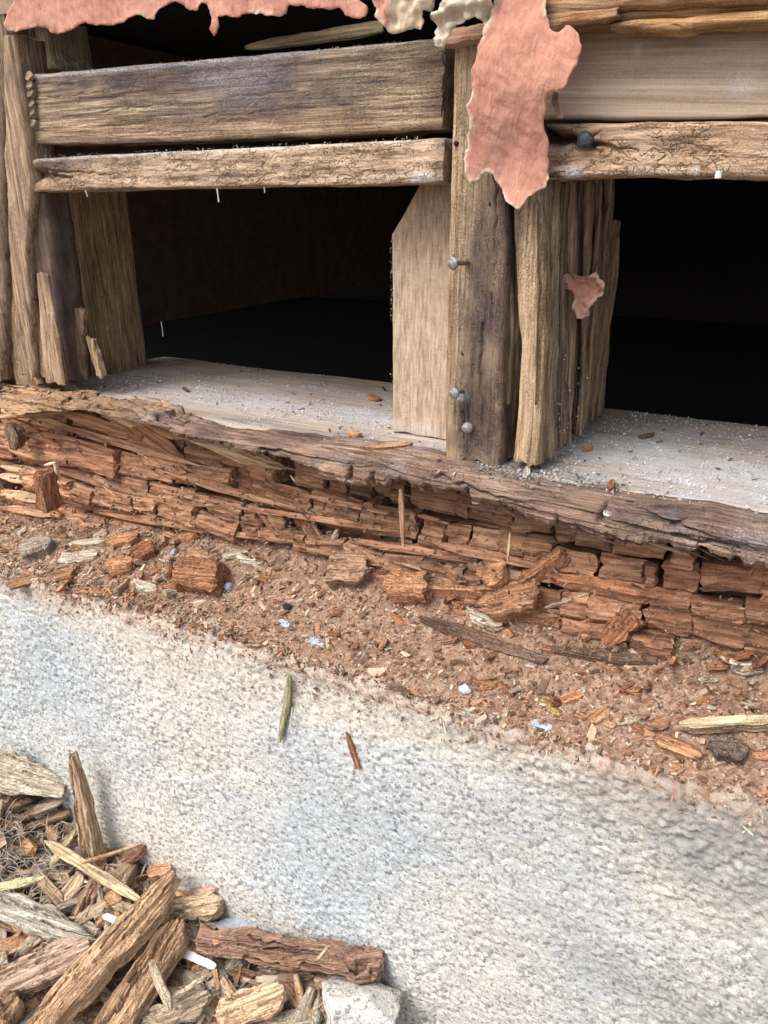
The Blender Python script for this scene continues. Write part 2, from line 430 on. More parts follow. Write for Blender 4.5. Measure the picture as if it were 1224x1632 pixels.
def concrete_mat():
    m = NT('rough_concrete')
    at = m.n('ShaderNodeVertexColor', layer_name='mask')
    sp = m.n('ShaderNodeSeparateColor'); m.t.links.new(at.outputs[0], sp.inputs[0])
    big = m.noise(m.mapped((5, 5, 6.5)), 1, 4, .5); med = m.noise(m.mapped((55, 55, 75)), 1, 5, .65)
    v = m.n('ShaderNodeTexVoronoi'); m.t.links.new(m.mapped((340, 340, 380)), v.inputs['Vector']); v.inputs['Scale'].default_value = 1
    vs = m.n('ShaderNodeSeparateColor'); m.t.links.new(v.outputs['Color'], vs.inputs[0])
    fine = m.noise(m.mapped((800, 800, 900)), 1, 4, .7)
    col = m.ramp(m.rng(big, .34, .64), [(0, (.62, .58, .50)), (.4, (.63, .60, .535)), (.62, (.55, .565, .555)), (1, (.43, .49, .54))])
    col = m.mix(m.rng(med, .5, .68, 0, .45), col, (.36, .375, .385))
    col = m.mix(m.math('MULTIPLY', vs.outputs[0], .45), col, (.76, .74, .69))
    col = m.mix(m.rng(vs.outputs[1], .84, .88, 0, .7), col, (.17, .17, .17))
    fn2 = m.noise(m.mapped((400, 400, 470)), 1, 6, .8)
    col = m.mix(m.rng(fn2, .385, .44, .75, 0), col, (.13, .13, .135))
    col = m.mix(m.rng(fn2, .56, .64, 0, .6), col, (.78, .76, .70))
    col = m.mix(m.rng(fine, .38, .47, .7, 0), col, (.2, .2, .2))
    pt_ = m.vor(m.mapped((190, 190, 210)), 1, 'F1', 'Distance')
    col = m.mix(m.math('MULTIPLY', m.rng(pt_, .10, .20, 1, 0), m.rng(med, .42, .55, .2, .9)), col, (.10, .10, .10))
    col = m.mix(m.math('MULTIPLY', sp.outputs[0], m.rng(m.math('ADD', med, fine), .75, 1.15, .3, 1)), col, (.19, .20, .215))
    col = m.mix(m.math('MULTIPLY', sp.outputs[1], m.rng(m.math('ADD', m.math('MULTIPLY', fn2, .9), fine), .86, 1.0, .05, 1)), col, (.36, .215, .14))
    col = m.mix(m.math('MULTIPLY', sp.outputs[2], m.rng(med, .4, .6, .4, 1)), col, (.55, .48, .36))
    m.t.links.new(col, m.b.inputs['Base Color']); m.b.inputs['Roughness'].default_value = .93; m.b.inputs['Specular IOR Level'].default_value = .25
    m.bump(m.math('ADD', m.math('MULTIPLY', fine, .8), m.math('MULTIPLY', m.math('SUBTRACT', 1.0, v.outputs['Distance']), .4)), .0009); return m.m
M_CONC = concrete_mat()

def paper_mat(name, a, b, back):
    m = NT(name)
    at = m.n('ShaderNodeVertexColor', layer_name='mask')
    sp = m.n('ShaderNodeSeparateColor'); m.t.links.new(at.outputs[0], sp.inputs[0])
    n1 = m.noise(m.mapped((34, 34, 34)), 1, 5, .65); n2 = m.noise(m.mapped((520, 520, 300)), 1, 4, .7)
    n3 = m.noise(m.mapped((160, 160, 60)), 1, 4, .6, 1.2)
    f = m.math('ADD', m.math('MULTIPLY', n1, .5), m.math('ADD', m.math('MULTIPLY', n2, .32), m.math('MULTIPLY', n3, .3)))
    col = m.ramp(m.rng(f, .38, .72), [(0, tuple(x*.82 for x in a)), (.5, tuple((x+y)/2 for x, y in zip(a, b))), (1, tuple(x*1.08 for x in b))])
    col = m.mix(m.rng(n1, .55, .7, 0, .45), col, (.34, .20, .18))
    col = m.mix(m.rng(m.noise(m.mapped((260,)*3), 1, 3, .7), .66, .72, 0, .45), col, (.62, .5, .42))
    col = m.mix(m.math('MULTIPLY', sp.outputs[2], m.rng(n2, .35, .5, .6, 1)), col, back)
    col = m.mix(m.math('MULTIPLY', sp.outputs[0], .7), col, (.22, .1, .08))
    m.t.links.new(col, m.b.inputs['Base Color']); m.b.inputs['Roughness'].default_value = .8; m.b.inputs['Specular IOR Level'].default_value = .25
    m.bump(m.math('ADD', n3, m.math('MULTIPLY', n2, .6)), .0010); return m.m
M_PINK = paper_mat('pink_building_paper', (.37, .16, .118), (.56, .285, .208), (.62, .52, .38))
M_CREAM = paper_mat('cream_paper_core', (.40, .35, .26), (.62, .56, .44), (.66, .62, .5))

def simple(name, c1, c2, sc=300, rough=.6, metal=0., bump=.0004):
    m = NT(name); n = m.noise(m.mapped((sc,)*3), 1, 4, .65)
    m.t.links.new(m.mix(1.0, m.ramp(m.rng(n, .35, .65), [(0, c1), (1, c2)]), m.n('ShaderNodeObjectInfo').outputs['Color'], 'MULTIPLY'), m.b.inputs['Base Color'])
    m.b.inputs['Roughness'].default_value = rough; m.b.inputs['Metallic'].default_value = metal; m.bump(n, bump); return m.m
M_NAIL = simple('dull_zinc', (.13, .10, .085), (.33, .34, .36), 600, .55, .25)
M_BOLT = simple('blackened_steel', (.02, .022, .028), (.09, .10, .13), 700, .45, .5)
M_HOLE = simple('hole_shade_and_crumb_black', (.012, .008, .006), (.03, .02, .015), 500, .95)  # paints the shade of nail holes; also the black crumb's own colour
M_RUST = simple('rusted_steel', (.07, .04, .03), (.22, .17, .14), 900, .7, .3)
M_PAINT = simple('chalky_white_paint', (.62, .66, .7), (.84, .85, .86), 250, .6)
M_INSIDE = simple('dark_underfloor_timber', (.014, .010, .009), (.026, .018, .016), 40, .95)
M_INFLOOR = simple('dark_soil', (.010, .010, .012), (.018, .018, .021), 60, .9)  # near-black base colour of the under-floor ground
M_SOIL = simple('grey_brown_soil', (.10, .075, .055), (.26, .20, .155), 220, .95, 0, .003)
M_GRASS = simple('dry_root_fibre', (.26, .22, .17), (.52, .48, .40), 200, .8)
M_STONE = simple('pale_stone', (.40, .43, .47), (.66, .68, .72), 300, 1.0, 0, .001)
M_SHEATH = simple('old_sheathing', (.2, .13, .09), (.36, .25, .17), 60, .9)

# ------------------------------------------------------------------ levels
SILL_Z = -.184; LEDGE_Z = -.347; FACE_Y = -.082
_ct = [(-60, 1150), (0, 1190), (60, 1235), (110, 1300), (180, 1345), (240, 1372), (290, 1415), (350, 1452), (430, 1500), (520, 1515), (610, 1560), (640, 1680), (700, 1760)]
_cp = np.array([W(x, y, FACE_Y) for x, y in _ct])
def heap(X, Y):
    zc = np.interp(X, _cp[:, 0], _cp[:, 2])-.015
    far = np.clip((FACE_Y-Y), 0, 3)
    z = zc-.10*far-.06*sstep(.25, .7, far)
    z = z+.012*fbm(np.asarray(X)*14, np.asarray(Y)*14, 0, 5, 4)
    return np.maximum(z, -.80+.01*fbm(np.asarray(X)*8, np.asarray(Y)*8, 0, 6, 3))
def bed(X, Y):
    X = np.asarray(X, float); Y = np.asarray(Y, float)
    t = np.clip((Y-FACE_Y)/.11, 0, 1.3)
    lump = fbm(X*26, Y*34, 0, 11, 5, .6)
    fine = fbm(X*170, Y*170, 0, 12, 3, .6)
    thin = sstep(-.60, -.30, X)*.0+1
    bare = .007*np.exp(-(((X+.45)/.05)**2+((Y+.055)/.03)**2))+.008*np.exp(-(((X+.16)/.05)**2+((Y+.05)/.012)**2))
    rise = np.interp(X, [-1.1, -.75, -.49, -.28, .02], [.016, .020, .048, .067, .102])
    h = -.0022+rise*t**1.3+.0055*lump*(.5+t)+.0014*fine-bare
    return LEDGE_Z+h
_gx = np.arange(-1.5, .5, .004); _gy = np.arange(FACE_Y, .12, .003); _hy = np.arange(-1.1, FACE_Y+.004, .004)
_BED = np.maximum(bed(*np.meshgrid(_gx, _gy, indexing='ij')), LEDGE_Z).tolist()
_HEAP = heap(*np.meshgrid(_gx, _hy, indexing='ij')).tolist()
def _look(G, x0, y0, dx, dy, X, Y):
    i = (X-x0)/dx; j = (Y-y0)/dy; i = min(max(i, 0), len(G)-1.001); j = min(max(j, 0), len(G[0])-1.001)
    a, b = int(i), int(j); u, v = i-a, j-b; p, q = G[a], G[a+1]
    return (p[b]*(1-v)+p[b+1]*v)*(1-u)+(q[b]*(1-v)+q[b+1]*v)*u
def surf(X, Y):
    if Y > FACE_Y+.001: return _look(_BED, -1.5, FACE_Y, .004, .003, X, Y)
    return _look(_HEAP, -1.5, -1.1, .004, .004, X, Y)
def hit(px, py, lift=0.):
    r = ray(px, py); r = (r/np.linalg.norm(r)).tolist(); s = .38; c = CAM.tolist()
    while s < 2.2:
        x, y, z = c[0]+r[0]*s, c[1]+r[1]*s, c[2]+r[2]*s
        if (y > FACE_Y-.002 and z < LEDGE_Z) or y > .012-.028*min(max((x+.35)/.35, 0), 1) or z < surf(x, y)+lift: break
        s += .002
    return np.array([x, y, z])

# ------------------------------------------------------------------ SETTING
# the ground beyond the heap, one sheet to the horizon
def sheet(name, P, mat, mask=None, flip=False, smooth=True):
    n, k = P.shape[:2]; i = np.arange(n*k).reshape(n, k)
    Q = np.stack([i[:-1, :-1], i[1:, :-1], i[1:, 1:], i[:-1, 1:]], -1).reshape(-1, 4)
    if flip: Q = Q[:, ::-1]
    return link(name, make_mesh(name, P.reshape(-1, 3), Q, None, smooth, None if mask is None else mask.reshape(-1, 3)), mat)
xs = np.concatenate([[-60, -20, -6, -2.5, -1.6], np.linspace(-1.25, .35, 260), [.6, 1.5, 5, 20, 60]])
ys = np.concatenate([[-80, -20, -6, -2.5, -1.4], np.linspace(-1.0, -.03, 180), [.2, 2, 8, 30]])
GX, GY = np.meshgrid(xs, ys, indexing='ij')
gz = heap(GX, np.minimum(GY, FACE_Y)); gz = gz+.004*fbm(GX*90, GY*90, 0, 8, 4, .6)
gz = np.where((np.abs(GX) > 1.3) | (GY < -1.1), -.80, gz)
tag(sheet('ground', np.stack([GX, GY, gz], -1), M_SOIL), kind='structure')

# concrete foundation: ledge, worn arris and rough face in one closed-looking sheet
xs = np.concatenate([[-9, -4, -2, -1.5, -1.3], np.arange(-1.12, .36, .0016), [.4, .6, 1.2, 4, 9]])
sl_ = np.concatenate([np.linspace(0, .09, 12), np.arange(.092, .70, .0016)])       # arc length over ledge then down the face
S, X = np.meshgrid(sl_, xs)
top = S < .18
ro = .010
yy = .10-S
ed = .10-FACE_Y-ro              # start of the rounding
ang = np.clip((S-ed)/(ro*math.pi/2), 0, 1)*math.pi/2
Yc = np.where(S < ed, .10-S, FACE_Y+ro-ro*np.sin(ang))
Zc = np.where(S < ed, LEDGE_Z, LEDGE_Z-ro+ro*np.cos(ang))
Zc = np.where(S > ed+ro*math.pi/2, LEDGE_Z-ro-(S-ed-ro*math.pi/2), Zc)
nY = np.where(S < ed, 0, -np.sin(ang)); nZ = np.where(S < ed, 1, np.cos(ang))
Vv = Zc-LEDGE_Z
wx, wy = X+.003*fbm(X*120, S*120, 0, 91, 3), S+.003*fbm(X*120, S*120, 7, 92, 3)
f1, f2, idn = worley(wx*250, wy*310, 3)
g1_, g2_, _ = worley(wx*105, wy*130, 8)
vary = .7+.8*sstep(-.2, .5, fbm(X*11, S*11, 0, 30, 3))+.5*sstep(-.15, .0, X)*np.exp(-((Vv+.06)/.07)**2)
dsp = vary*(.0013*(1-f1)*(.3+1.2*idn)+.0011*(1-g1_)+.0012*fbm(X*380, S*420, 0, 32, 3, .75))-.0012+.0036*fbm(X*13, S*15, 0, 31, 4)
pit = worley(X*70, S*85, 40); dsp = dsp-.0022*np.exp(-(pit[0]/.13)**2)*(pit[2] > .6)
arris = np.exp(-((S-ed-.006)/.014)**2)
dsp = dsp+arris*(.0055*fbm(X*55, S*55, 0, 35, 4, .6)-.001)
roughR = sstep(-.16, .03, X)*np.exp(-((Vv+.035)/.05)**2)
l1, _, li = worley(wx*150, wy*175, 36); dsp = dsp+roughR*(.0034*(.55-l1)*(.4+li)+.0012*fbm(X*420, S*480, 0, 37, 3, .7))
Yc = Yc+nY*dsp; Zc = Zc+nZ*dsp
face = (S > ed)
blur = fbm(X*30, S*40, 0, 60, 4)
mR = np.clip(roughR*(1.0+.7*blur)+.28*sstep(-.1, .05, X)*sstep(-.12, -.3, Vv)*0, 0, 1)*face
mR = np.maximum(mR, .55*np.clip(sstep(.2, .6, fbm(X*9, S*9, 0, 66, 4)), 0, 1)*sstep(-.30, -.02, X)*face)
mR = np.maximum(mR, .6*np.exp(-(((X-.01)/.1)**2+((Vv+.2)/.04)**2)))
mR = np.maximum(mR, (.34+.30*blur)*sstep(-.26, .06, X)*face)
mR = np.clip(mR, 0, 1)
mG = np.clip(np.exp(-np.clip(-Vv-.012+.022*blur, 0, 1)/.008)*(S > .06), 0, 1)*(.85+.4*blur)
mG = np.maximum(mG, .75*sstep(0, .05, .10-S)*0+((S <= ed)*.55))
mB = np.clip(.25*sstep(.0, .5, fbm(X*13+4, S*18, 0, 71, 4))*sstep(-.33, -.1, X), 0, 1)*face
mB = np.maximum(mB, .3*np.exp(-((Vv+.03+.01*blur)/.02)**2))
mk = np.stack([mR, np.clip(mG, 0, 1), mB], -1)
fo = sheet('concrete_foundation', np.stack([X, Yc, Zc], -1), M_CONC, mk)
tag(fo, 'rough pale grey concrete foundation wall with a ragged upper edge below the rotten beam', 'foundation')

# under-floor void behind the frame
def boxm(name, lo, hi, mat, parent=None, **kw):
    lo = np.array(lo); hi = np.array(hi)
    V = np.array([[(lo, hi)[i][0], (lo, hi)[j][1], (lo, hi)[k][2]] for i in (0, 1) for j in (0, 1) for k in (0, 1)])
    c = (lo+hi)/2; c[2] = lo[2]
    Q = [(0, 1, 3, 2), (4, 6, 7, 5), (0, 4, 5, 1), (2, 3, 7, 6), (0, 2, 6, 4), (1, 5, 7, 3)]
    return link(name, make_mesh(name, V-c, Q, None, False), mat, parent, Matrix.Translation(c), **kw)
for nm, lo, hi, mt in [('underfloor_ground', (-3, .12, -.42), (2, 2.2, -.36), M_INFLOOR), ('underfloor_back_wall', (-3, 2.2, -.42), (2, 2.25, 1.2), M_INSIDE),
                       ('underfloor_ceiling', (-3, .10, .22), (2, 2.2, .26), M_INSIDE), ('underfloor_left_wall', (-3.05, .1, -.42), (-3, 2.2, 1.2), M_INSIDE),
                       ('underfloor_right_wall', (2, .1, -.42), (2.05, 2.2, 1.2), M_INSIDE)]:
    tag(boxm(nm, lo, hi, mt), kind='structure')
j = boxm('floor_joist', (-.98, .24, -.185), (-.93, 2.1, .21), simple('reddish_joist', (.11, .06, .042), (.18, .10, .072), 40, .95))
tag(j, 'dark reddish floor joist running back inside the left opening', 'joist')
# sheathing boards on the wall above the frame of the photograph
for i in range(6):
    z0 = .150+i*.14
    o = boxm('sheathing_board', (-3.0, .012, z0), (2.0, .034, z0+.136), M_SHEATH)
    tag(o, 'old sheathing board nailed across the wall above the openings', 'board', 'sheathing boards above the openings')
tag(boxm('foundation_footing', (-9, .101, -.9), (9, .118, -.349), M_CONC), kind='structure')

# ------------------------------------------------------------------ SILL PLATE
def sill_mask(u, b, c):
    X = u*1.1-.71; Y = b                      # b = world Y offset from centre line (see below)
    n = fbm(X*22, Y*40, 0, 91, 4)
    G = np.exp(-(((Y-.075-.02*n)/.03)**2))*sstep(-.66, -.5, X)*.95+np.exp(-(((Y-.14)/.04)**2))*.35
    G = G*.75+sstep(-.16, -.08, X)*(.45+.8*n)+.2*(n > .25)
    Rr = np.exp(-((Y-.018-.012*n)/.012)**2)*.9*sstep(-.05, -.25, X)
    Rr = Rr+np.exp(-(((X+.12)/.06)**2+((Y+.0)/.03)**2))*1.0+np.exp(-(((X+.69)/.05)**2+((Y-.1)/.09)**2))*.7
    return np.stack([np.clip(Rr, 0, 1), np.clip(G, 0, 1), 0*X], -1)
f_lo = [(-.71, .05, SILL_Z), (-.66, .035, SILL_Z), (-.60, .012, SILL_Z), (-.5, .002, SILL_Z), (-.2, -.004, SILL_Z), (.0, -.004, SILL_Z), (.40, -.006, SILL_Z)]
f_hi = [(-.745, .222, SILL_Z), (.40, .222, SILL_Z)]
me = plank_mesh('sill_plate', 1.11, lambda x: np.interp(x-.71, [p[0] for p in f_lo], [p[1] for p in f_lo]), lambda x: .221+.001*np.sin(x*30), .014,
                nu=420, nf=90, ns=5, r=.004, amp=.0003, amp2=.0010, seed=91, mask=sill_mask, rag=(.006, 0), gf=(12, 200), cracks=[(.12, .11, .30, .075, .0012, .0016), (.35, .15, .55, .12, .001, .001), (.62, .03, .9, .02, .0015, .002)])
o = link('sill_plate', me, M_SILL, None, Matrix.Translation((-.71, 0, SILL_Z)))
tag(o, 'pale flat sill plate powdered with whitish dust under the studs', 'sill')

# ------------------------------------------------------------------ ROTTEN BEAM
beam = thing('rotten_beam', 'crumbling orange-brown rotten timber beam between the sill and the concrete ledge', 'beam', (-.4, .0, LEDGE_Z))
# outer weathered shell, ragged below
lipB = [(215, 668), (260, 690), (330, 712), (380, 728), (440, 748), (500, 762), (560, 778), (640, 790), (740, 806), (800, 822), (880, 848), (960, 862), (1060, 878), (1224, 916), (1400, 955)]
LY = -.030
lp = np.array([W(x, y, LY) for x, y in lipB])
def lip_lo(x):
    Xw = x-.70
    z = np.interp(Xw, lp[:, 0], lp[:, 2])
    st = np.round(fbm(Xw*44, 0*Xw, 0*Xw, 101, 3)*3.4)/3.4*.008
    return z-SILL_Z+.007+st+.003*fbm(Xw*220, 0*Xw, 0*Xw, 102, 3)
def lip_hi(x):
    Xw = x-.70
    return .0015+.0015*np.sin(Xw*17)+.0035*fbm(Xw*30, 0*Xw, 0*Xw, 104, 3)-.012*sstep(-.57, -.66, Xw)
def lip_def(V):
    Xw = V[:, 0]-.70
    led = fbm(Xw*5, V[:, 1]*130+Xw*6, 0*Xw, 107, 3); V[:, 2] += .0045*np.round(led*2.6)/2.6*(V[:, 2] > -.03)
    V[:, 2] += .002+.006*sstep(-.3, .05, Xw)+.003*np.sin(Xw*9+1)-.012*sstep(-.5, -.68, Xw)
    # lean: lower edge stands further out
    V[:, 2] += .25*(-V[:, 1])*1.0
    return V
def lip_mask(u, b, c):
    Xw = u*1.1-.70; n = fbm(Xw*25, b*160, 0, 110, 4)
    Rr = sstep(.008, -.03, b)*0+np.exp(-((b+.006)/.008)**2)*.6*sstep(-.45, -.3, Xw)+.8*np.clip(n, 0, 1)
    B = np.clip(sstep(-.50, -.60, Xw)*(1.1+.8*n), 0, 1)+.9*(fbm(Xw*18, b*70, 0, 112, 3) > .32)*sstep(-.2, -.35, Xw)
    G = .35*np.clip(fbm(Xw*40, b*40, 0, 113, 3), 0, 1)
    return np.stack([np.clip(Rr, 0, 1), np.clip(G, 0, 1), np.clip(B, 0, 1)], -1)
crk = []
for px_, py_, ln, wd_ in [(1105, 880, .018, .0018), (1040, 850, .016, .0014), (965, 800, .02, .0016), (860, 835, .014, .002), (745, 780, .018, .002), (595, 755, .014, .0018), (560, 748, .012, .002), (1175, 895, .018, .0022), (905, 842, .012, .0016), (300, 690, .012, .0016), (400, 720, .014, .0014)]:
    p = W(px_, py_, LY); crk.append((p[0]+.70, p[2]-SILL_Z-ln*.5, p[0]+.702, p[2]-SILL_Z+ln*.5, wd_, .012))
for px0, py0, px1, py1 in [(980, 800, 1224, 870), (700, 760, 860, 805), (420, 715, 590, 745), (900, 830, 1100, 875), (1075, 830, 1110, 812), (1080, 846, 1224, 872), (250, 668, 420, 705)]:
    p, q = W(px0, py0, LY), W(px1, py1, LY); crk.append((p[0]+.70, p[2]-SILL_Z, q[0]+.70, q[2]-SILL_Z, .0015, .007))
me = plank_mesh('beam_shell', 1.1, lip_lo, lip_hi, .036, nu=760, nf=90, ns=10, r=.013, amp=.0022, amp2=.0018, seed=105, rag=(.03, 0), gf=(10, 190), cracks=crk,
                mask=lip_mask, deform=lip_def, step=.0022, low=16)
shell = link('beam_shell', me, M_LIP, beam, frame((1, 0, 0), (0, -1, 0), (-.70, LY, SILL_Z))[0])
tag(shell, 'grey-brown weathered outer shell of the beam, cracked and ragged below')

# solid dark core so nothing shows through
def core_y(Xw, z): return .055+.006*fbm(Xw*20, z*60, 0, 120, 3)
xs = np.arange(-1.2, .40, .0035); zs = np.linspace(-.19, -.36, 44)
XX, ZZ = np.meshgrid(xs, zs, indexing='ij')
YY = .040+.008*fbm(XX*18, ZZ*110, 0, 121, 4)+.004*np.round(fbm(XX*9, ZZ*160, 0, 122, 3)*3)
V = np.stack([XX, YY, ZZ], -1); Vb = V.copy(); Vb[..., 1] = .095
n_, k_ = XX.shape; i = np.arange(n_*k_).reshape(n_, k_); jx = i+n_*k_
Q = np.concatenate([np.stack([i[:-1, :-1], i[:-1, 1:], i[1:, 1:], i[1:, :-1]], -1).reshape(-1, 4),
                    np.stack([jx[:-1, :-1], jx[1:, :-1], jx[1:, 1:], jx[:-1, 1:]], -1).reshape(-1, 4),
                    np.stack([i[:-1, 0], i[1:, 0], jx[1:, 0], jx[:-1, 0]], -1), np.stack([i[:-1, -1], jx[:-1, -1], jx[1:, -1], i[1:, -1]], -1)])
VV = np.concatenate([V.reshape(-1, 3), Vb.reshape(-1, 3)])-np.array([-.4, 0, LEDGE_Z])
link('core', make_mesh('core', VV, Q, None, False), M_ROT, beam, Matrix.Translation((-.4, 0, LEDGE_Z)), (.8, .75, .72))

# rot blocks: cubes of brown rot in wavy layers, each one a piece
rs = np.random.RandomState(3)
def row_z(k, X):      # boundary between layers
    base = [-.200, -.232, -.258, -.272, -.294, -.312, -.330][k]
    return base+.004*math.sin(X*11+k*.5)+.006*math.sin(X*5.2+k*.4)+.004*float(vn(X*16, k*7.3, 0, 130))
nblock = 0
for k in range(6):
    x = -1.02
    while x < .36:
        L = rs.choice([rs.uniform(.011, .024), rs.uniform(.020, .042)])*(1.0+.7*(x < -.45)); gap = rs.uniform(.0005, .0016) if rs.rand() < .6 else rs.uniform(.0025, .006)
        z1 = row_z(k, x+L/2)-.0006; z0 = row_z(k+1, x+L/2)+.0004
        right = float(sstep(-.35, 0, x))
        yf = .012-.030*right+rs.normal(0, .0017)+.016*float(vn(x*9, k*5.1, 0, 140))+(.006, .000, .005, -.001, .004, .002)[k]
        if rs.rand() < .07 or z0 < float(bed(x, .0))-.020: x += L*.8; continue
        dens = 14 if L > .03 else 10
        seed = rs.randint(9999)
        tl = rs.uniform(-.0025, .0025)
        slope = math.atan2(row_z(k, x+L)-row_z(k, x), L)+rs.uniform(-.05, .05)
        hh = (z1-z0)*rs.uniform(.9, 1.08)
        me = plank_mesh('rot_block', L-gap, lambda q: -hh/2+tl*q/L+0*q, lambda q: hh/2-tl*q/L+0*q, .035, nu=dens, nf=10, ns=2, nb=2, r=.0022,
                        amp=.0018, amp2=.0034, seed=seed, rag=(.005, .005), step=.0030, low=55, smooth=False, gf=(30, 260), ragf=200)
        a = (math.cos(slope), rs.uniform(-.05, .05), math.sin(slope))
        M = frame(a, (rs.uniform(-.06, .06), -1, rs.uniform(-.1, .3)), (x, yf, (z0+z1)/2))[0]
        v = 1.0+.22*float(vn(x*13, k*2.7, 0, 141))+rs.uniform(-.09, .09); rd = 1.0+.12*float(vn(x*9, k*3.1, 0, 142))
        left = 1.08+.5*float(sstep(-.5, -.7, x))
        col = (min(v*left*1.02, 1.7), min(v*left*rd*1.03, 1.75), min(v*left*rd*1.03, 1.8))
        link('rot_block', me, M_ROT, beam, M, col); nblock += 1
        x += L
# long slivers and thin sheets still fixed in the beam face: (x0,y0,x1,y1,width px,Y,tint)
def sliver(x0, y0, x1, y1, wpx, Y, tint, mat=M_ROT, name='splinter', parent=beam, th=.006, pt=(.3, .4), Nn=(0, -1, .5), label=None, dens=26, seed=None, bow=0., Y1=None):
    if parent is beam and name == 'splinter':
        Y = max(Y, .014-.030*float(sstep(-.35, 0, W((x0+x1)/2, (y0+y1)/2, -.01)[0]))-.007)
    A = W(x0, y0, Y); B = W(x1, y1, Y if Y1 is None else Y1); L = float(np.linalg.norm(B-A)); wd_ = wpx*depth((A+B)/2)/FPX
    seed = seed or int(abs(x0*7+y0*13)) % 9973
    me = stick_mesh(name, L, wd_, th, seed, nu=dens, nf=8, point=pt, rag=.03, bow=bow)
    o = link(name, me, mat, parent, frame(B-A, Nn, (A+B)/2-np.array([0, -th*.5, 0]))[0], tint)
    if label: o['label'] = label
    return o
OR = (1.9, 2.1, 2.0); PALE = (2.0, 2.7, 3.0); BR = (1.1, 1.1, 1.1); DK = (.6, .6, .62)
for s in [(140, 640, 250, 690, 42, .02, OR), (100, 660, 225, 700, 22, .012, (1.5, 1.5, 1.4)), (205, 690, 300, 760, 60, .012, (1.35, 1.25, 1.15)), (215, 660, 300, 700, 34, -.002, (1.7, 1.7, 1.5)),
          (300, 700, 448, 748, 26, -.012, (1.9, 2.5, 2.6)), (60, 740, 260, 800, 16, .006, (.95, .95, 1.)), (150, 760, 255, 830, 20, .0, (1.5, 1.6, 1.6)), (0, 655, 130, 690, 16, .0, (1.7, 1.8, 1.7)), (30, 690, 180, 720, 18, .004, (1.4, 1.4, 1.3)),
          (95, 680, 320, 745, 16, .006, (1.3, 1.3, 1.3)), (240, 745, 420, 800, 14, -.002, BR), (150, 815, 420, 860, 18, -.006, (1.3, 1.3, 1.2)), (300, 770, 480, 815, 12, -.004, (1.2, 1.3, 1.3)),
          (0, 760, 90, 770, 22, -.004, (1.9, 2.3, 2.4)), (0, 785, 80, 800, 20, -.008, (1.8, 2.1, 2.1)), (0, 745, 60, 752, 15, -.006, (1.9, 2.4, 2.5)), (0, 810, 95, 822, 14, -.014, (1.7, 1.9, 1.9)),
          (420, 815, 640, 850, 12, -.006, (1.3, 1.3, 1.3)), (560, 862, 760, 895, 16, -.012, (1.4, 1.4, 1.4)), (640, 900, 775, 932, 9, -.02, (1.7, 2.0, 2.1)), (700, 870, 850, 905, 20, -.01, BR), 
          (520, 745, 600, 775, 18, -.032, (1.5, 1.8, 1.8)), (480, 790, 620, 820, 10, -.01, (1.3, 1.4, 1.4)),
          (190, 850, 330, 880, 14, -.018, (1.4, 1.5, 1.5)), (255, 655, 345, 690, 24, -.012, (1.3, 1.2, 1.15)), (10, 715, 90, 735, 20, -.002, (1.2, 1.2, 1.1)), (0, 670, 60, 690, 22, -.004, (1.1, 1.0, .9))]:
    sliver(*s, th=.007 if s[4] > 20 else .0045)
for k in range(9):
    px_ = rs.uniform(-20, 700); t_ = rs.rand(); yt = np.interp(px_, [0, 230, 560, 880, 1224], [650, 715, 790, 862, 940]); yb = np.interp(px_, [0, 300, 600, 900, 1224], [815, 850, 900, 970, 1025])
    y_ = yt+(yb-yt)*t_; ln = rs.uniform(25, 130); Yq = -.012-.02*float(sstep(300, 1100, px_))-.006*t_+rs.uniform(-.004, .008)
    v = rs.uniform(.8, 1.4); sliver(px_, y_, px_+ln, y_+ln*rs.normal(.2, .06), rs.uniform(5, 16), Yq, (v, v*rs.uniform(.95, 1.1), v*rs.uniform(.9, 1.1)), th=rs.uniform(.002, .005), dens=16, pt=(rs.uniform(.05, .3), rs.uniform(.05, .4)), seed=4000+k)
# ragged pale fringe under the shell
for k in range(26):
    px_ = rs.uniform(260, 1180); yb = np.interp(px_, [q[0] for q in lipB], [q[1] for q in lipB])
    ln = rs.uniform(25, 80); sliver(px_, yb-6+rs.uniform(-12, 6), px_+ln, yb-6+ln*.22+rs.uniform(-6, 6), rs.uniform(3, 7), LY-.010-.006*rs.rand(), (rs.uniform(1.0, 1.5),)*3, th=.002, dens=14, pt=(.4, .6), mat=M_LIP)
# hanging fibres
sliver(637, 782, 641, 872, 9, -.028, (1.6, 1.9, 1.9), name='hanging_sliver', th=.003, pt=(.2, .5), label='rough brown sliver hanging down the beam face')
sliver(812, 850, 808, 898, 6, -.040, (1.8, 2.4, 2.5), name='hanging_sliver', th=.0025, label='pale short sliver hanging below the beam shell')
sliver(70, 742, 88, 738, 6, -.02, PALE, name='hooked_splinter', th=.003); sliver(86, 738, 93, 766, 6, -.02, PALE, name='hooked_splinter', th=.003)
sliver(1035, 826, 1078, 858, 7, -.058, (1.7, 2.2, 2.4), name='splinter', th=.003, mat=M_LIP)
sliver(470, 768, 462, 758, 5, -.05, PALE, th=.002)

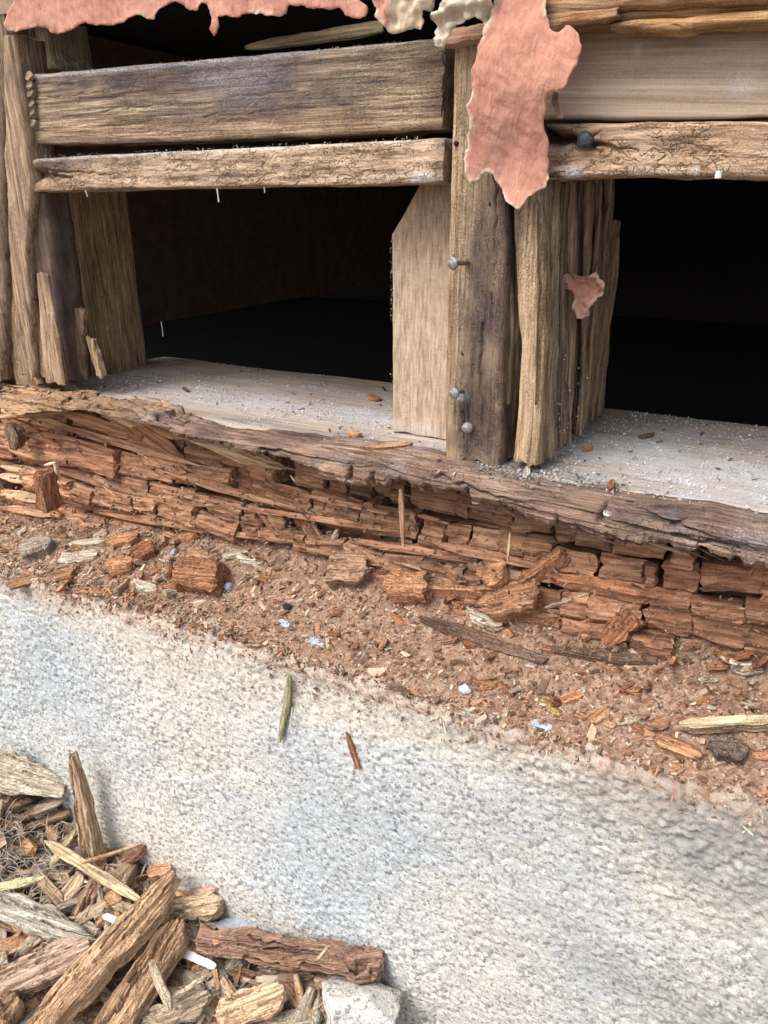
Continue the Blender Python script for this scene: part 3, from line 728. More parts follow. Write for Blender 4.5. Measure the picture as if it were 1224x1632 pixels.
# ------------------------------------------------------------------ FRAME: boards on the left
def mk_blobs(blobs, fr=(25, 60), sd=0, dust=.0):
    """blobs: (channel, u, b, su, sb, amount)"""
    def f(u, b, c):
        m = np.zeros((len(u), 3)); n = fbm(u*10, b*fr[1], c*20, sd+200, 4, .6)
        for ch, cu, cb, su, sb, am in blobs:
            m[:, ch] += am*np.exp(-(((u-cu)/su)**2+((b-cb)/sb)**2))*(1+.9*n)
        m[:, 1] += dust*np.clip(n, 0, 1)
        return np.clip(m, 0, 1)
    return f
px_board('wall_board', [(38, 119), (260, 100), (480, 80), (612, 68), (703, 60)], [(45, 231), (260, 226), (480, 216), (600, 212), (708, 204)], .006, .036, M_WEATH,
         nu=520, nf=80, r=.003, amp=.0011, amp2=.0014, seed=12, rag=(.005, .002), gf=(16, 240), low=20,
         cracks=[(.03, .008, .15, .011, .0006, .0014), (.09, -.004, .22, -.002, .0006, .0012), (.20, -.012, .39, -.007, .0006, .0012), (.05, -.014, .16, -.016, .0006, .0012), (.24, .0, .36, .002, .0005, .001)],
         mask=mk_blobs([(0, .60, .012, .20, .024, 1.5), (0, .33, .02, .28, .010, 1.0), (2, .75, -.02, .3, .008, .2), (0, 1.0, .0, .025, .03, 1.0), (0, .78, -.012, .12, .01, .3), (1, .58, .010, .10, .014, .28), (1, .2, .025, .3, .002, .7), (1, .8, .025, .3, .002, .45), (2, .25, -.02, .3, .008, .16)], sd=1, dust=.06),
         label='dark weathered horizontal board, upper of the two between the left post and centre stud', cat='board')
px_board('wall_board', [(46, 254), (150, 247), (350, 238), (560, 227), (703, 219)], [(48, 306), (200, 302), (400, 298), (600, 295), (712, 291)], .0, .036, M_CHECK,
         nu=520, nf=50, r=.003, amp=.0009, amp2=.0013, seed=14, rag=(.004, .001), gf=(20, 200), low=25,
         cracks=[(.0, .001, .055, -.002, .0042, .012), (.02, .004, .12, -.002, .0012, .003)],
         mask=mk_blobs([(0, .03, .006, .11, .012, 1.0), (0, .25, .010, .2, .006, .45), (0, 1.0, 0, .018, .02, 1.0), (1, .96, -.011, .02, .004, 1.0), (1, .5, .0135, .6, .0022, .7), (0, .4, -.005, .08, .004, .35)], sd=2),
         label='tan finely cracked horizontal board, lower of the two left of the centre stud', cat='board')
# pale block left of the centre stud, its top corner cut off
px_board('cut_block', [(668, 292), (645, 335), (623, 375), (624, 480), (624, 690)], [(735, 292), (735, 335), (735, 375), (735, 480), (735, 700)], .045, .15, M_PALE, grain='z',
         nu=260, nf=60, r=.0025, amp=.0005, amp2=.0010, seed=16, rag=(0, .002), low=18, gf=(60, 120),
         mask=mk_blobs([(0, .12, -.01, .10, .012, .75), (0, .35, -.005, .08, .008, .35), (1, .97, -.02, .03, .03, .4)], sd=3),
         label='pale sawn upright block with its upper left corner cut off, against the centre stud', cat='block')

# ------------------------------------------------------------------ centre stud pair
cs = thing('wall_stud', 'dark-streaked upright centre stud with nails, torn pink paper hanging over its top', 'stud', W(758, 735, .02))
px_board('post', [(722, 62), (718, 200), (713, 400), (709, 560), (708, 734)], [(800, 62), (805, 300), (808, 400), (803, 560), (796, 738)], 0, .10, M_STUD, grain='z', parent=cs,
         nu=520, nf=56, r=.004, amp=.0009, amp2=.0018, seed=18, rag=(.002, .006), gf=(14, 300), low=16,
         cracks=[(.02, .016, .17, .02, .0012, .004), (.175, .012, .275, .017, .0012, .003), (.24, .0, .28, .002, .001, .003)],
         mask=mk_blobs([(0, .42, .018, .22, .013, 2.4), (0, .78, .014, .28, .015, 2.4), (0, .12, .02, .1, .01, .5), (0, .36, .0, .02, .02, .35), (2, .8, -.013, .22, .004, .25), (1, .82, -.002, .012, .004, .8), (0, .95, .0, .04, .03, .5), (2, .25, -.012, .3, .006, .18)], sd=4))
px_board('gap_shade_strip', [(800, 300), (800, 500), (798, 730)], [(830, 300), (830, 500), (826, 730)], .022, .03, M_SPLIT, grain='z', parent=cs, nu=60, nf=10, r=.001, amp=.001, amp2=.001, seed=119, color=(.16, .15, .15))  # strip coloured dark as the shade in the gap between the studs
px_board('splinter_strip', [(808, 440), (806, 560), (806, 640)], [(814, 430), (818, 520), (811, 650)], .010, .03, M_SPLIT, grain='z', parent=cs, nu=60, nf=10, r=.001, amp=.001, amp2=.001, seed=19, rag=(.01, .004), color=(.8, .8, .8))
cs2 = thing('split_stud', 'split upright stud right of the centre stud, its side torn into long slivers', 'stud', W(845, 738, .03))
px_board('post', [(815, 300), (821, 420), (829, 560), (825, 640), (816, 738)], [(864, 292), (868, 420), (870, 560), (864, 660), (858, 738)], .002, .014, M_STUD, grain='z', parent=cs2, color=(1.12, 1.1, 1.04),
         nu=420, nf=40, r=.004, amp=.0010, amp2=.0018, seed=20, rag=(.01, .008), gf=(14, 280), low=18,
         mask=mk_blobs([(0, .2, -.006, .2, .006, .9), (0, .5, -.006, .2, .004, .5), (2, .9, -.004, .13, .010, .75)], sd=5))
for (xl0, xr0, yt, xl1, xr1, yb, Y, c, sd_) in [
        (862, 886, 285, 862, 884, 722, .020, (.95, .98, .92), 1), (884, 903, 288, 878, 899, 712, .040, (.62, .6, .58), 2), (900, 918, 288, 893, 908, 708, .052, (.95, .88, .8), 3),
        (914, 934, 288, 905, 922, 690, .085, (.55, .52, .5), 4), (930, 950, 288, 915, 926, 688, .080, (.75, .72, .66), 5), (945, 962, 288, 920, 936, 686, .105, (.85, .8, .72), 6),
        (958, 975, 285, 932, 950, 672, .125, (.7, .66, .58), 7), (968, 987, 355, 940, 958, 655, .150, (.8, .74, .64), 8)]:
    sh = 2.5 if sd_ > 1 else 0; xl0 += sh; xl1 += sh*.7; xr0 -= sh; xr1 -= sh*.7
    n = 5; lf = [(np.interp(t, [0, 1], [xl0, xl1])+3*math.sin(t*5+sd_), yt+(yb-yt)*t) for t in np.linspace(0, 1, n)]
    rt = [(np.interp(t, [0, 1], [xr0, xr1])+3*math.sin(t*4+sd_*2), yt+(yb-yt)*t) for t in np.linspace(0, 1, n)]
    px_board('sliver', lf, rt, Y, .010, M_SPLIT, grain='z', parent=cs2, nu=160, nf=14, r=.005, amp=.0012, amp2=.0022, seed=30+sd_, rag=(.004, .012), gf=(12, 240), step=.0025, low=20, color=c, smooth=True)
poly_plank('gap_shade_backing', [np.array([-.176, .014, .03]), np.array([-.176, .014, -.182])], [np.array([-.166, .165, .03]), np.array([-.166, .165, -.182])], (1, -.05, 0), .03, M_SPLIT, cs2, a_dir=(0, 0, -1),
           nu=160, nf=60, r=.003, amp=.0015, amp2=.003, seed=151, rag=(0, .006), gf=(10, 200), low=20, step=.003, color=(.35, .32, .3))  # backing tinted dark to paint shade into the gaps between slivers
px_board('sliver', [(978, 365), (972, 450), (962, 540)], [(988, 362), (983, 440), (966, 545)], .155, .006, M_SPLIT, grain='z', parent=cs2, nu=40, nf=6, r=.001, amp=.0008, amp2=.001, seed=44, rag=(.02, .01), color=(1., .95, .85))
px_board('sliver', [(851, 330), (852, 480), (851, 640)], [(856, 335), (857, 480), (853, 640)], -.003, .006, M_SPLIT, grain='z', parent=cs2, nu=90, nf=6, r=.001, amp=.0006, amp2=.001, seed=45, rag=(.01, .01), color=(1.3, 1.3, 1.15))

# nails
def cyl(name, A, B, r0, r1, mat, parent, n=12, rough=.0, seed=1, cap=None):
    A = np.array(A, float); B = np.array(B, float); L = np.linalg.norm(B-A)
    t = np.concatenate([[0], np.linspace(0, 1, 6), [1]]); rad = np.concatenate([[1e-5], np.linspace(r0, r1, 6), [1e-5]])
    an = np.arange(n)/n*2*math.pi
    V = np.stack([np.repeat(t*L, n), (rad[:, None]*np.cos(an)).ravel(), (rad[:, None]*np.sin(an)).ravel()], -1)
    V[:, 1:] *= (1+rough*vn(V[:, 0]*900, V[:, 1]*900, V[:, 2]*900, seed))[:, None]
    i = np.arange(len(t)*n).reshape(-1, n)
    Q = np.stack([i[:-1], i[1:], np.roll(i[1:], -1, 1), np.roll(i[:-1], -1, 1)], -1).reshape(-1, 4)[:, ::-1]
    N = (0, -1, .1) if abs((B-A)[1])/L < .9 else (0, 0, 1)
    return link(name, make_mesh(name, V, Q, None, True), mat, parent, frame(B-A, N, A)[0])
def nail(stud, tip_px, head_px, out, rh=.0036, rs_=.0016, mat=M_NAIL, sh=M_RUST):
    A = W(*tip_px, .004); B = W(*head_px, -out); d = (B-A)/np.linalg.norm(B-A)
    o = cyl('nail', A, B, rs_, rs_, sh, stud, rough=.25)
    h = cyl('nail_head', B-d*.0004, B+d*.0010, rh, rh*.92, mat, stud, 16, .18)
    h.parent = o; h.matrix_basis = o.matrix_world.inverted() @ h.matrix_world if False else (o.matrix_basis.inverted() @ h.matrix_basis)
    h.matrix_parent_inverse = Matrix.Identity(4)
nail(cs, (752, 418), (722, 420), .016, .0044)
nail(cs, (742, 622), (724, 627), .012, .0042)
nail(cs, (746, 681), (745, 682), .004, .0042)
for hx, hy in [(738, 563), (782, 325), (727, 229)]:
    cyl('nail_hole_disc', W(hx, hy, .004), W(hx, hy, -.0002), .0019, .0017, M_HOLE, cs, 10, .2)  # near-black discs stand in for the shade inside nail holes

# ------------------------------------------------------------------ left post: split boards and the stud's side face
lpst = thing('split_post', 'split weathered left post with torn strips and a brown side face', 'post', W(80, 605, .05))
poly_plank('stud_side', [np.array([-.694, .012, .03]), np.array([-.687, .02, -.186])], [np.array([-.694, .166, .03]), np.array([-.687, .168, -.186])], (1, -.06, 0), .045, M_STUD, lpst, a_dir=(0, 0, -1),
           nu=240, nf=70, r=.003, amp=.0008, amp2=.0016, seed=51, rag=(0, .004), gf=(14, 230), low=16, color=(1.3, 1.22, 1.1),
           mask=mk_blobs([(0, .72, -.01, .18, .012, .8), (0, .98, .0, .04, .1, .4), (0, .5, -.062, .5, .010, .7)], sd=6))
for (nm, lf, rt, Y, Tt, c, sd_, mp) in [
        ('outer_board', [(-70, -30), (-70, 300), (-70, 600)], [(14, 60), (10, 250), (12, 420), (5, 600)], .012, .05, (.70, .66, .62), 52, [(0, .6, 0, .5, .05, .6)]),
        ('torn_strip', [(2, 55), (4, 150), (10, 300), (18, 450), (30, 600)], [(22, 60), (40, 190), (50, 290), (44, 400), (52, 600)], -.004, .03, (1.1, 1.05, .98), 53, [(0, .8, 0, .3, .02, .7), (0, .1, 0, .1, .02, .5)]),
        ('torn_strip', [(40, 310), (42, 420), (46, 520), (50, 604)], [(66, 305), (82, 400), (96, 500), (108, 604)], .004, .03, (.78, .76, .76), 54, [(0, .3, 0, .4, .03, 1.5), (0, .85, .006, .3, .010, 1.5)]),
        ('torn_strip', [(55, 440), (62, 540), (72, 608)], [(70, 430), (90, 540), (100, 612)], -.001, .008, (1.35, 1.25, 1.15), 55, [(0, .05, 0, .1, .02, .6)]),
        ('torn_strip', [(70, 300), (84, 400), (98, 500), (108, 600)], [(84, 300), (98, 400), (113, 500), (122, 585)], .026, .01, (1.1, 1.05, .92), 56, [(0, .9, 0, .15, .02, .9)]),
        ('torn_strip', [(20, 350), (22, 450), (20, 560)], [(34, 350), (44, 450), (40, 590)], .002, .02, (.8, .78, .76), 57, [(0, .6, 0, .4, .02, .4)]),
        ('torn_strip', [(132, 540), (140, 570), (150, 604)], [(142, 535), (153, 570), (160, 600)], .022, .008, (1.4, 1.3, 1.1), 58, []),
        ('torn_strip', [(112, 500), (108, 550), (112, 608)], [(130, 490), (126, 550), (128, 604)], .020, .01, (.9, .85, .8), 59, [(0, .8, 0, .3, .02, .9)])]:
    px_board(nm, lf, rt, Y, Tt, M_SPLIT, grain='z', parent=lpst, nu=200, nf=20, r=.004, amp=.0012, amp2=.0028, seed=sd_, rag=(.006, .010), gf=(12, 220), low=20, step=.0022, color=c, mask=mk_blobs(mp, sd=sd_) if mp else None)
cyl('nail_hole_disc', W(57, 476, .006), W(57, 476, -.0012), .0022, .002, M_HOLE, lpst, 10, .2)  # dark disc coloured as the shade in a nail hole
# rounded frayed board end between post and upper board
for k, (y0, y1) in enumerate([(112, 128), (128, 142), (142, 156), (156, 170), (170, 186), (186, 206)]):
    sliver(24+k*2, (y0+y1)/2, 50+k, (y0+y1)/2+2, 17, .0015, (1.1, 1.1, 1.05), M_SPLIT, 'frayed_end', lpst, th=.006, pt=(0, .2))
# bit of stud seen in the gap above the boards
px_board('pale_stud', [(26, 30), (28, 80), (32, 112)], [(70, 30), (76, 80), (88, 110)], .040, .05, M_SPLIT, grain='z', nu=90, nf=30, r=.006, amp=.001, amp2=.002, seed=61, gf=(14, 200), color=(1.25, 1.4, 1.2),
         mask=mk_blobs([(0, .2, .02, .3, .01, .7), (1, .5, 0, .3, .01, .25)], sd=9), label='short pale greenish stud end above the dark upper board at the left post', cat='stud')
# lath lying in the dark gap
A, B = W(392, 76, .03), W(612, 42, .03)
o = link('thin_lath', stick_mesh('thin_lath', float(np.linalg.norm(B-A)), .0085, .003, 77, nu=40, point=(.25, 0), rag=.01), M_SPLIT, None, frame(B-A, (0, -1, .4), (A+B)/2)[0], (.85, .9, .75))
tag(o, 'thin grey-green lath lying in the dark gap above the upper left board', 'lath')

# ------------------------------------------------------------------ boards on the right
px_board('wall_board', [(862, 40), (1000, 40), (1224, 40), (2100, 40)], [(862, 190), (1000, 190), (1224, 187), (2100, 178)], .012, .034, M_SMOOTH,
         nu=420, nf=70, r=.002, amp=.0004, amp2=.0009, seed=71, gf=(8, 220), low=14,
         mask=mk_blobs([(0, 0.19, 0, 0.02715, 0.01, 0.5), (0, 0.3258, -0.008, 0.0543, 0.006, 0.3), (0, 0.1629, 0.024, 0.2715, 0.004, 0.8), (1, 0.3367, -0.006, 0.01901, 0.006, 0.6), (1, 0.1629, 0.012, 0.006516, 0.004, 0.5)], sd=11),
         label='smooth beige horizontal board right of the hanging pink paper', cat='board')
rb = px_board('wall_board', [(858, 196), (960, 195), (1224, 193), (2100, 188)], [(858, 286), (960, 282), (1020, 280), (1224, 285), (2100, 292)], .0, .036, M_CHECK,
         nu=560, nf=64, r=.0035, amp=.0011, amp2=.0020, seed=72, gf=(16, 150), low=22, step=.0012, color=(.98, .98, .98),
         cracks=[(-.004, .010, .036, .0045, .0052, .030), (.026, .005, .062, .001, .0018, .008), (.03, .004, .045, -.003, .0012, .004), (.03, .006, .04, .013, .001, .004)],
         mask=mk_blobs([(0, 0.03801, 0.008, 0.06516, 0.012, 0.75), (2, 0.1032, 0, 0.0543, 0.012, 0.35), (1, 0.06516, -0.012, 0.01629, 0.004, 0.8), (1, 0.1846, -0.012, 0.01358, 0.003, 0.5), (1, 0.2715, -0.012, 0.00543, 0.004, 1), (2, 0.2987, 0.004, 0.06516, 0.01, 0.35)], sd=12),
         label='cracked tan board with a dark bolt in its split end, right of the pink paper', cat='board')
p = W(932, 223, -.004)
bh = link('bolt_head', blob_mesh('bolt_head', (.0050, .0030, .0054), 5, 3, .35, 260), M_BOLT, rb, Matrix.Translation(p))
# torn board on top right: layered strips
tb = thing('splintered_board', 'splintered orange-brown board along the top right with a ragged lower edge', 'board', W(1060, 45, -.01))
for (tp, bt, Y, Tt, c, sd_) in [
        ([(872, -60), (1050, -60), (1224, -60), (2100, -110)], [(872, 36), (1000, 14), (1100, 10), (1224, 4), (2100, -40)], -.012, .03, (1.25, 1.1, .95), 1),
        ([(868, 10), (1000, 8), (1224, -4), (2100, -44)], [(880, 54), (960, 40), (1040, 34), (1224, 20), (2100, -10)], -.004, .03, (1.05, .95, .82), 2),
        ([(960, 36), (1080, 26), (1224, 14), (2100, -20)], [(1000, 44), (1050, 50), (1085, 52), (1110, 46), (1224, 38), (2100, 10)], -.009, .012, (1.2, 1.1, .85), 3),
        ([(862, 20), (900, 16), (980, 10)], [(884, 52), (905, 42), (985, 28)], -.016, .012, (1.0, .85, .75), 4)]:
    px_board('torn_layer', tp, bt, Y, Tt, M_SPLIT, parent=tb, nu=260, nf=30, r=.004, amp=.0013, amp2=.003, seed=80+sd_, gf=(10, 180), low=20, step=.002, color=c, rag=(.006, 0),
             mask=mk_blobs([(2, .4, .0, .5, .01, .5), (0, .1, -.02, .12, .01, .7)], sd=20+sd_))
# little batten on the stud top
A, B = W(712, 62, -.004), W(790, 50, -.004)
o = link('short_batten', stick_mesh('short_batten', float(np.linalg.norm(B-A)), .0095, .01, 88, nu=14, rag=.03, smooth=False, step=.0003, amp=.0003, amp2=.0005), M_PALE, None, frame(B-A, (0, -1, .2), (A+B)/2)[0], (1.05, .86, .84))
tag(o, 'short pinkish batten end lying on top of the centre stud', 'batten')

# ------------------------------------------------------------------ torn building paper
def torn_poly(pts, it=3, k=.09, seed=0, fix=()):
    P = [np.array(p, float) for p in pts]; r = np.random.RandomState(seed)
    for _ in range(it):
        Q = []
        for i, a in enumerate(P):
            b = P[(i+1) % len(P)]; d = b-a; n = np.array([-d[1], d[0]])
            Q += [a, (a+b)/2+n*r.uniform(-k, k)]
        P = Q
    return np.array(P)
def inside(P, x, y):
    c = np.zeros(x.shape, bool); x1, y1 = P[:, 0], P[:, 1]; x2, y2 = np.roll(x1, -1), np.roll(y1, -1)
    for a, b, c_, d in zip(x1, y1, x2, y2):
        m = ((b > y) != (d > y)) & (x < (c_-a)*(y-b)/(d-b+1e-12)+a); c ^= m
    return c
def nearest(P, x, y):
    bx = x.copy(); by = y.copy(); bd = np.full(x.shape, 1e9); x1, y1 = P[:, 0], P[:, 1]; x2, y2 = np.roll(x1, -1), np.roll(y1, -1)
    for a, b, c_, d in zip(x1, y1, x2, y2):
        dx, dy = c_-a, d-b; t = np.clip(((x-a)*dx+(y-b)*dy)/(dx*dx+dy*dy+1e-15), 0, 1)
        qx, qy = a+t*dx, b+t*dy; dd = np.hypot(x-qx, y-qy); m = dd < bd
        bx = np.where(m, qx, bx); by = np.where(m, qy, by); bd = np.where(m, dd, bd)
    return bx, by, bd
def paper(name, pts, Y, mat, seed, wr=.003, lift=None, thick=.0006, core=.0025, res=.0016, label=None, cat='paper', fr=(30, 30), group=None, masks=None, sharp=0., parent=None):
    P = torn_poly(pts, 4, .15, seed)
    Pw = np.array([W(x, y, Y)[[0, 2]] for x, y in P])
    lo, hi = Pw.min(0)-res, Pw.max(0)+res
    gx = np.arange(lo[0], hi[0], res); gz = np.arange(lo[1], hi[1], res)
    GX, GZ = np.meshgrid(gx, gz, indexing='ij'); x, z = GX.ravel(), GZ.ravel()
    cx, cz = (GX[:-1, :-1]+res/2).ravel(), (GZ[:-1, :-1]+res/2).ravel()
    keep = inside(Pw, cx, cz)
    i = np.arange(GX.size).reshape(GX.shape)
    Q = np.stack([i[:-1, :-1], i[1:, :-1], i[1:, 1:], i[:-1, 1:]], -1).reshape(-1, 4)[keep]
    used = np.unique(Q); mp = np.full(GX.size, -1); mp[used] = np.arange(len(used)); Q = mp[Q]
    x, z = x[used], z[used]; ins = inside(Pw, x, z); bx, bz, bd = nearest(Pw, x, z)
    x = np.where(ins, x, bx); z = np.where(ins, z, bz); bd = np.where(ins, bd, 0)
    cnt = np.zeros(len(x)); np.add.at(cnt, Q.ravel(), 1); bord = cnt < 4
    m2 = bord & (bd < res*.9); x = np.where(m2, bx, x); z = np.where(m2, bz, z)
    w1 = fbm(x*fr[0], z*fr[1], 0, seed+5, 4, .55); w2 = fbm(x*150+z*60, z*90, 0, seed+6, 3, .6)
    rid = np.abs(fbm(x*fr[0]*1.7, z*fr[1]*1.7, 0, seed+8, 3))
    y = -np.abs(wr*(w1+.4))-.0005*w2-.0007*(1-2*np.abs(fbm(x*120+z*150, z*55-x*40, 0, seed+16, 3)))-sharp*(.5-rid)
    y = y-.0012*np.exp(-bd/.003)*(vn(x*160, z*160, 0, seed+7))+.0002*vn(x*420, z*300, 0, seed+12)
    if lift is not None: y = y-lift(x, z)
    V = np.stack([x, Y+y, z], -1)
    B = np.clip(1-(bd-.0006)/(core*(.25+1.1*np.clip(vn(x*90, z*90, 0, seed+9)+.35, 0, 1.4)))*1.0, 0, 1)*(vn(x*38, z*38, 0, seed+10) > -.1)
    mk = np.stack([0*B, 0*B, B], -1)
    if masks is not None: mk = np.clip(mk+masks(x, z), 0, 1)
    c = V.mean(0)
    # closed sheet with a back side
    n = len(V); Vb = V+np.array([0, thick, 0]); ed = {}
    for q in Q:
        for k in range(4):
            a, b = int(q[k]), int(q[(k+1) % 4])
            if (b, a) in ed: del ed[(b, a)]
            else: ed[(a, b)] = 1
    Rm = np.array([(b, a, a+n, b+n) for a, b in ed])
    me = make_mesh(name, np.concatenate([V, Vb])-c, np.concatenate([Q, Q[:, ::-1]+n, Rm]), None, True, np.concatenate([mk, mk]))
    o = link(name, me, mat, parent, Matrix.Translation(c))
    if label: tag(o, label, cat, group)
    return o
paper('torn_paper_sheet', [(788, -60), (866, -60), (868, -10), (870, 15), (878, 45), (888, 53), (905, 42), (918, 48), (928, 65), (925, 100), (910, 130), (900, 146), (882, 148), (873, 160), (868, 190), (873, 230), (867, 270), (865, 298),
      (850, 305), (838, 314), (826, 334), (818, 330), (803, 322), (795, 300), (782, 280), (770, 272), (758, 286), (742, 292), (735, 275), (742, 220), (748, 170), (757, 120), (768, 75), (775, 45), (785, 20)],
      -.020, M_PINK, 3, wr=.004, core=.0024, res=.0013, label='large torn sheet of pink building paper hanging over the centre stud', fr=(26, 18), sharp=.0015,
      lift=lambda x, z: .004*np.sin((z-.05)*60)-.007*sstep(.02, -.02, z-.03))
paper('paper_strip', [(8, -60), (575, -60), (574, 0), (588, 12), (585, 28), (562, 29), (540, 12), (500, 15), (480, 8), (460, 8), (455, 22), (420, 22), (380, 29), (349, 28), (347, 52), (341, 58), (336, 50), (340, 28), (333, 8), (325, 5), (318, 18), (300, 15), (285, 3), (270, 10), (256, 18),
      (250, 33), (170, 41), (115, 48), (84, 53), (74, 44), (50, 46), (30, 52), (14, 50)], -.004, M_PINK, 9, wr=.003, core=.002, label='long torn strip of pink building paper across the top left', fr=(12, 26), sharp=.001)
paper('paper_scrap', [(596, -60), (704, -60), (700, 12), (692, 22), (684, 19), (676, 50), (664, 46), (650, 50), (626, 55), (614, 40), (602, 28), (598, 5)], -.010, M_PINK, 15, wr=.009, core=.004, fr=(50, 50), sharp=.006,
      masks=lambda x, z: np.stack([0*x, 0*x, 1.0*(sstep(W(628, 30, -.01)[0]-.004, W(632, 30, -.01)[0]+.002, x+.004*vn(z*90, x*0, 0, 4)))], -1), label='crumpled scrap of paper, half pink half cream, between the strip and the centre stud')
paper('curled_paper', [(716, -60), (795, -60), (792, 20), (786, 46), (776, 38), (766, 30), (750, 38), (735, 44), (726, 62), (722, 84), (712, 82), (706, 60), (702, 36), (712, 20), (718, 4)], -.016, M_CREAM, 21, wr=.012, core=.001, fr=(60, 60), sharp=.014,
      label='curled cream paper bunched up above the centre stud')
paper('paper_tail', [(882, 146), (893, 148), (891, 160), (897, 176), (899, 188), (890, 190), (886, 178), (880, 165)], -.008, M_PINK, 25, wr=.003, core=.001, res=.001, masks=lambda x, z: np.stack([.7+0*x, 0*x, 0*x], -1), label='small rust-brown paper tail beside the large pink sheet, on the beige board')
paper('paper_patch', [(898, 436), (918, 434), (936, 440), (952, 432), (966, 450), (964, 468), (950, 482), (942, 502), (926, 505), (916, 490), (920, 470), (904, 458), (894, 446)], .050, M_PINK, 27, wr=.01, core=.004, res=.0010, sharp=.007, fr=(70, 70),
      masks=lambda x, z: np.stack([.75+0*x, 0*x, .35*(x < W(915, 450, .05)[0])], -1), label='crumpled reddish paper scrap stuck on the torn side of the split stud')
# fluff hanging under the boards
for k, (x0, y0, x1, y1) in enumerate([(346, 300, 349, 322), (421, 298, 422, 307), (136, 303, 140, 314), (257, 512, 260, 536), (1146, 273, 1144, 284)]):
    A, B = W(x0, y0, -.004 if k != 3 else .1), W(x1, y1, -.004 if k != 3 else .1)
    o = link('dangling_fibre', stick_mesh('dangling_fibre', float(np.linalg.norm(B-A)), (.0012, .0008, .0008, .001, .004)[k], (.0008, .0008, .0008, .0008, .004)[k], 300+k, nu=8, nf=4, rag=0), M_PAINT, None, frame(B-A, (0, -1, 0), (A+B)/2)[0], (.55, .5, .42) if k < 4 else (.8, .78, .72))
    tag(o, ['pale fibre dangling below the lower left board near its left third', 'tiny fibre stub below the middle of the lower left board', 'tiny pale fibre under the left end of the lower left board',
            'short pale straw hanging in the dark left opening', 'white droppings blob on the lower edge of the lower right board'][k], 'fibre' if k < 4 else 'blob')

# ------------------------------------------------------------------ DEBRIS ON THE LEDGE
xs = np.arange(-1.14, .39, .0021); ys = np.arange(FACE_Y+.0005, .075, .0021)
BX, BY = np.meshgrid(xs, ys, indexing='ij'); BZ = bed(BX, BY)+.0012*fbm(BX*420, BY*420, 0, 13, 2)
front = sstep(FACE_Y+.010, FACE_Y+.001, BY+.009*fbm(BX*40, BY*40, 0, 14, 4))
BZ = BZ-.008*front
n_, k_ = BX.shape; i = np.arange(n_*k_).reshape(n_, k_)
o = link('rot_powder_bed', make_mesh('rot_powder_bed', np.stack([BX, BY, BZ], -1).reshape(-1, 3), np.stack([i[:-1, :-1], i[1:, :-1], i[1:, 1:], i[:-1, 1:]], -1).reshape(-1, 4), None, True), M_BED)
tag(o, 'bed of reddish-brown rot powder heaped on the concrete ledge', 'powder', kind='stuff')

def joined_bits(name, pts, sizes, cols, seed, mat, flat=.35, label='', cat='', elong=1.0, tilt=.5, cube=True):
    """thousands of loose bits, one mesh"""
    r = np.random.RandomState(seed); n = len(pts)
    C8 = np.array([[-1, -1, -1], [1, -1, -1], [1, 1, -1], [-1, 1, -1], [-1, -1, 1], [1, -1, 1], [1, 1, 1], [-1, 1, 1]], float)
    F = np.array([(0, 3, 2, 1), (4, 5, 6, 7), (0, 1, 5, 4), (1, 2, 6, 5), (2, 3, 7, 6), (3, 0, 4, 7)])
    Vb = C8[None]*(1+r.uniform(-.45, .3, (n, 8, 3)))
    sc = np.stack([sizes*r.uniform(.8, 1+elong, n), sizes*r.uniform(.45, .9, n), sizes*flat*r.uniform(.5, 1.3, n)], -1)
    Vb = Vb*sc[:, None, :]*.5
    az = r.uniform(0, 2*math.pi, n); tx = r.normal(0, tilt, n)
    ca, sa, ct, st = np.cos(az), np.sin(az), np.cos(tx), np.sin(tx)
    x, y, z = Vb[..., 0], Vb[..., 1], Vb[..., 2]
    x, z = x*ct[:, None]+z*st[:, None], -x*st[:, None]+z*ct[:, None]
    x, y = x*ca[:, None]-y*sa[:, None], x*sa[:, None]+y*ca[:, None]
    V = np.stack([x, y, z], -1)+pts[:, None, :]
    Q = (F[None]+8*np.arange(n)[:, None, None]).reshape(-1, 4)
    o = link(name, make_mesh(name, V.reshape(-1, 3), Q, None, False, np.repeat(cols, 8, 0)), mat)
    return tag(o, label, cat, kind='stuff')
PAL = np.array([(.29, .17, .11), (.37, .23, .155), (.21, .12, .08), (.48, .34, .24), (.56, .46, .35), (.15, .095, .07), (.40, .22, .135), (.36, .27, .21)])
def pal(n, seed, p=None):
    r = np.random.RandomState(seed); return PAL[r.choice(len(PAL), n, p=p)]*r.uniform(.8, 1.2, (n, 1))
r = np.random.RandomState(5)
N = 21000
X = r.uniform(-1.05, .20, N); Y = FACE_Y+.115*r.beta(1.3, 1.7, N)-.001
sz = np.exp(r.normal(math.log(.0016), .5, N)); sz = np.clip(sz, .0008, .0095)
Z = np.maximum(bed(X, Y), LEDGE_Z+.0005)+sz*.12
joined_bits('wood_crumbs', np.stack([X, Y, Z], -1), sz, pal(N, 6), 7, M_CRUMB, .35, 'fine reddish wood crumbs strewn over the ledge and its powder', 'crumbs', elong=1.2)
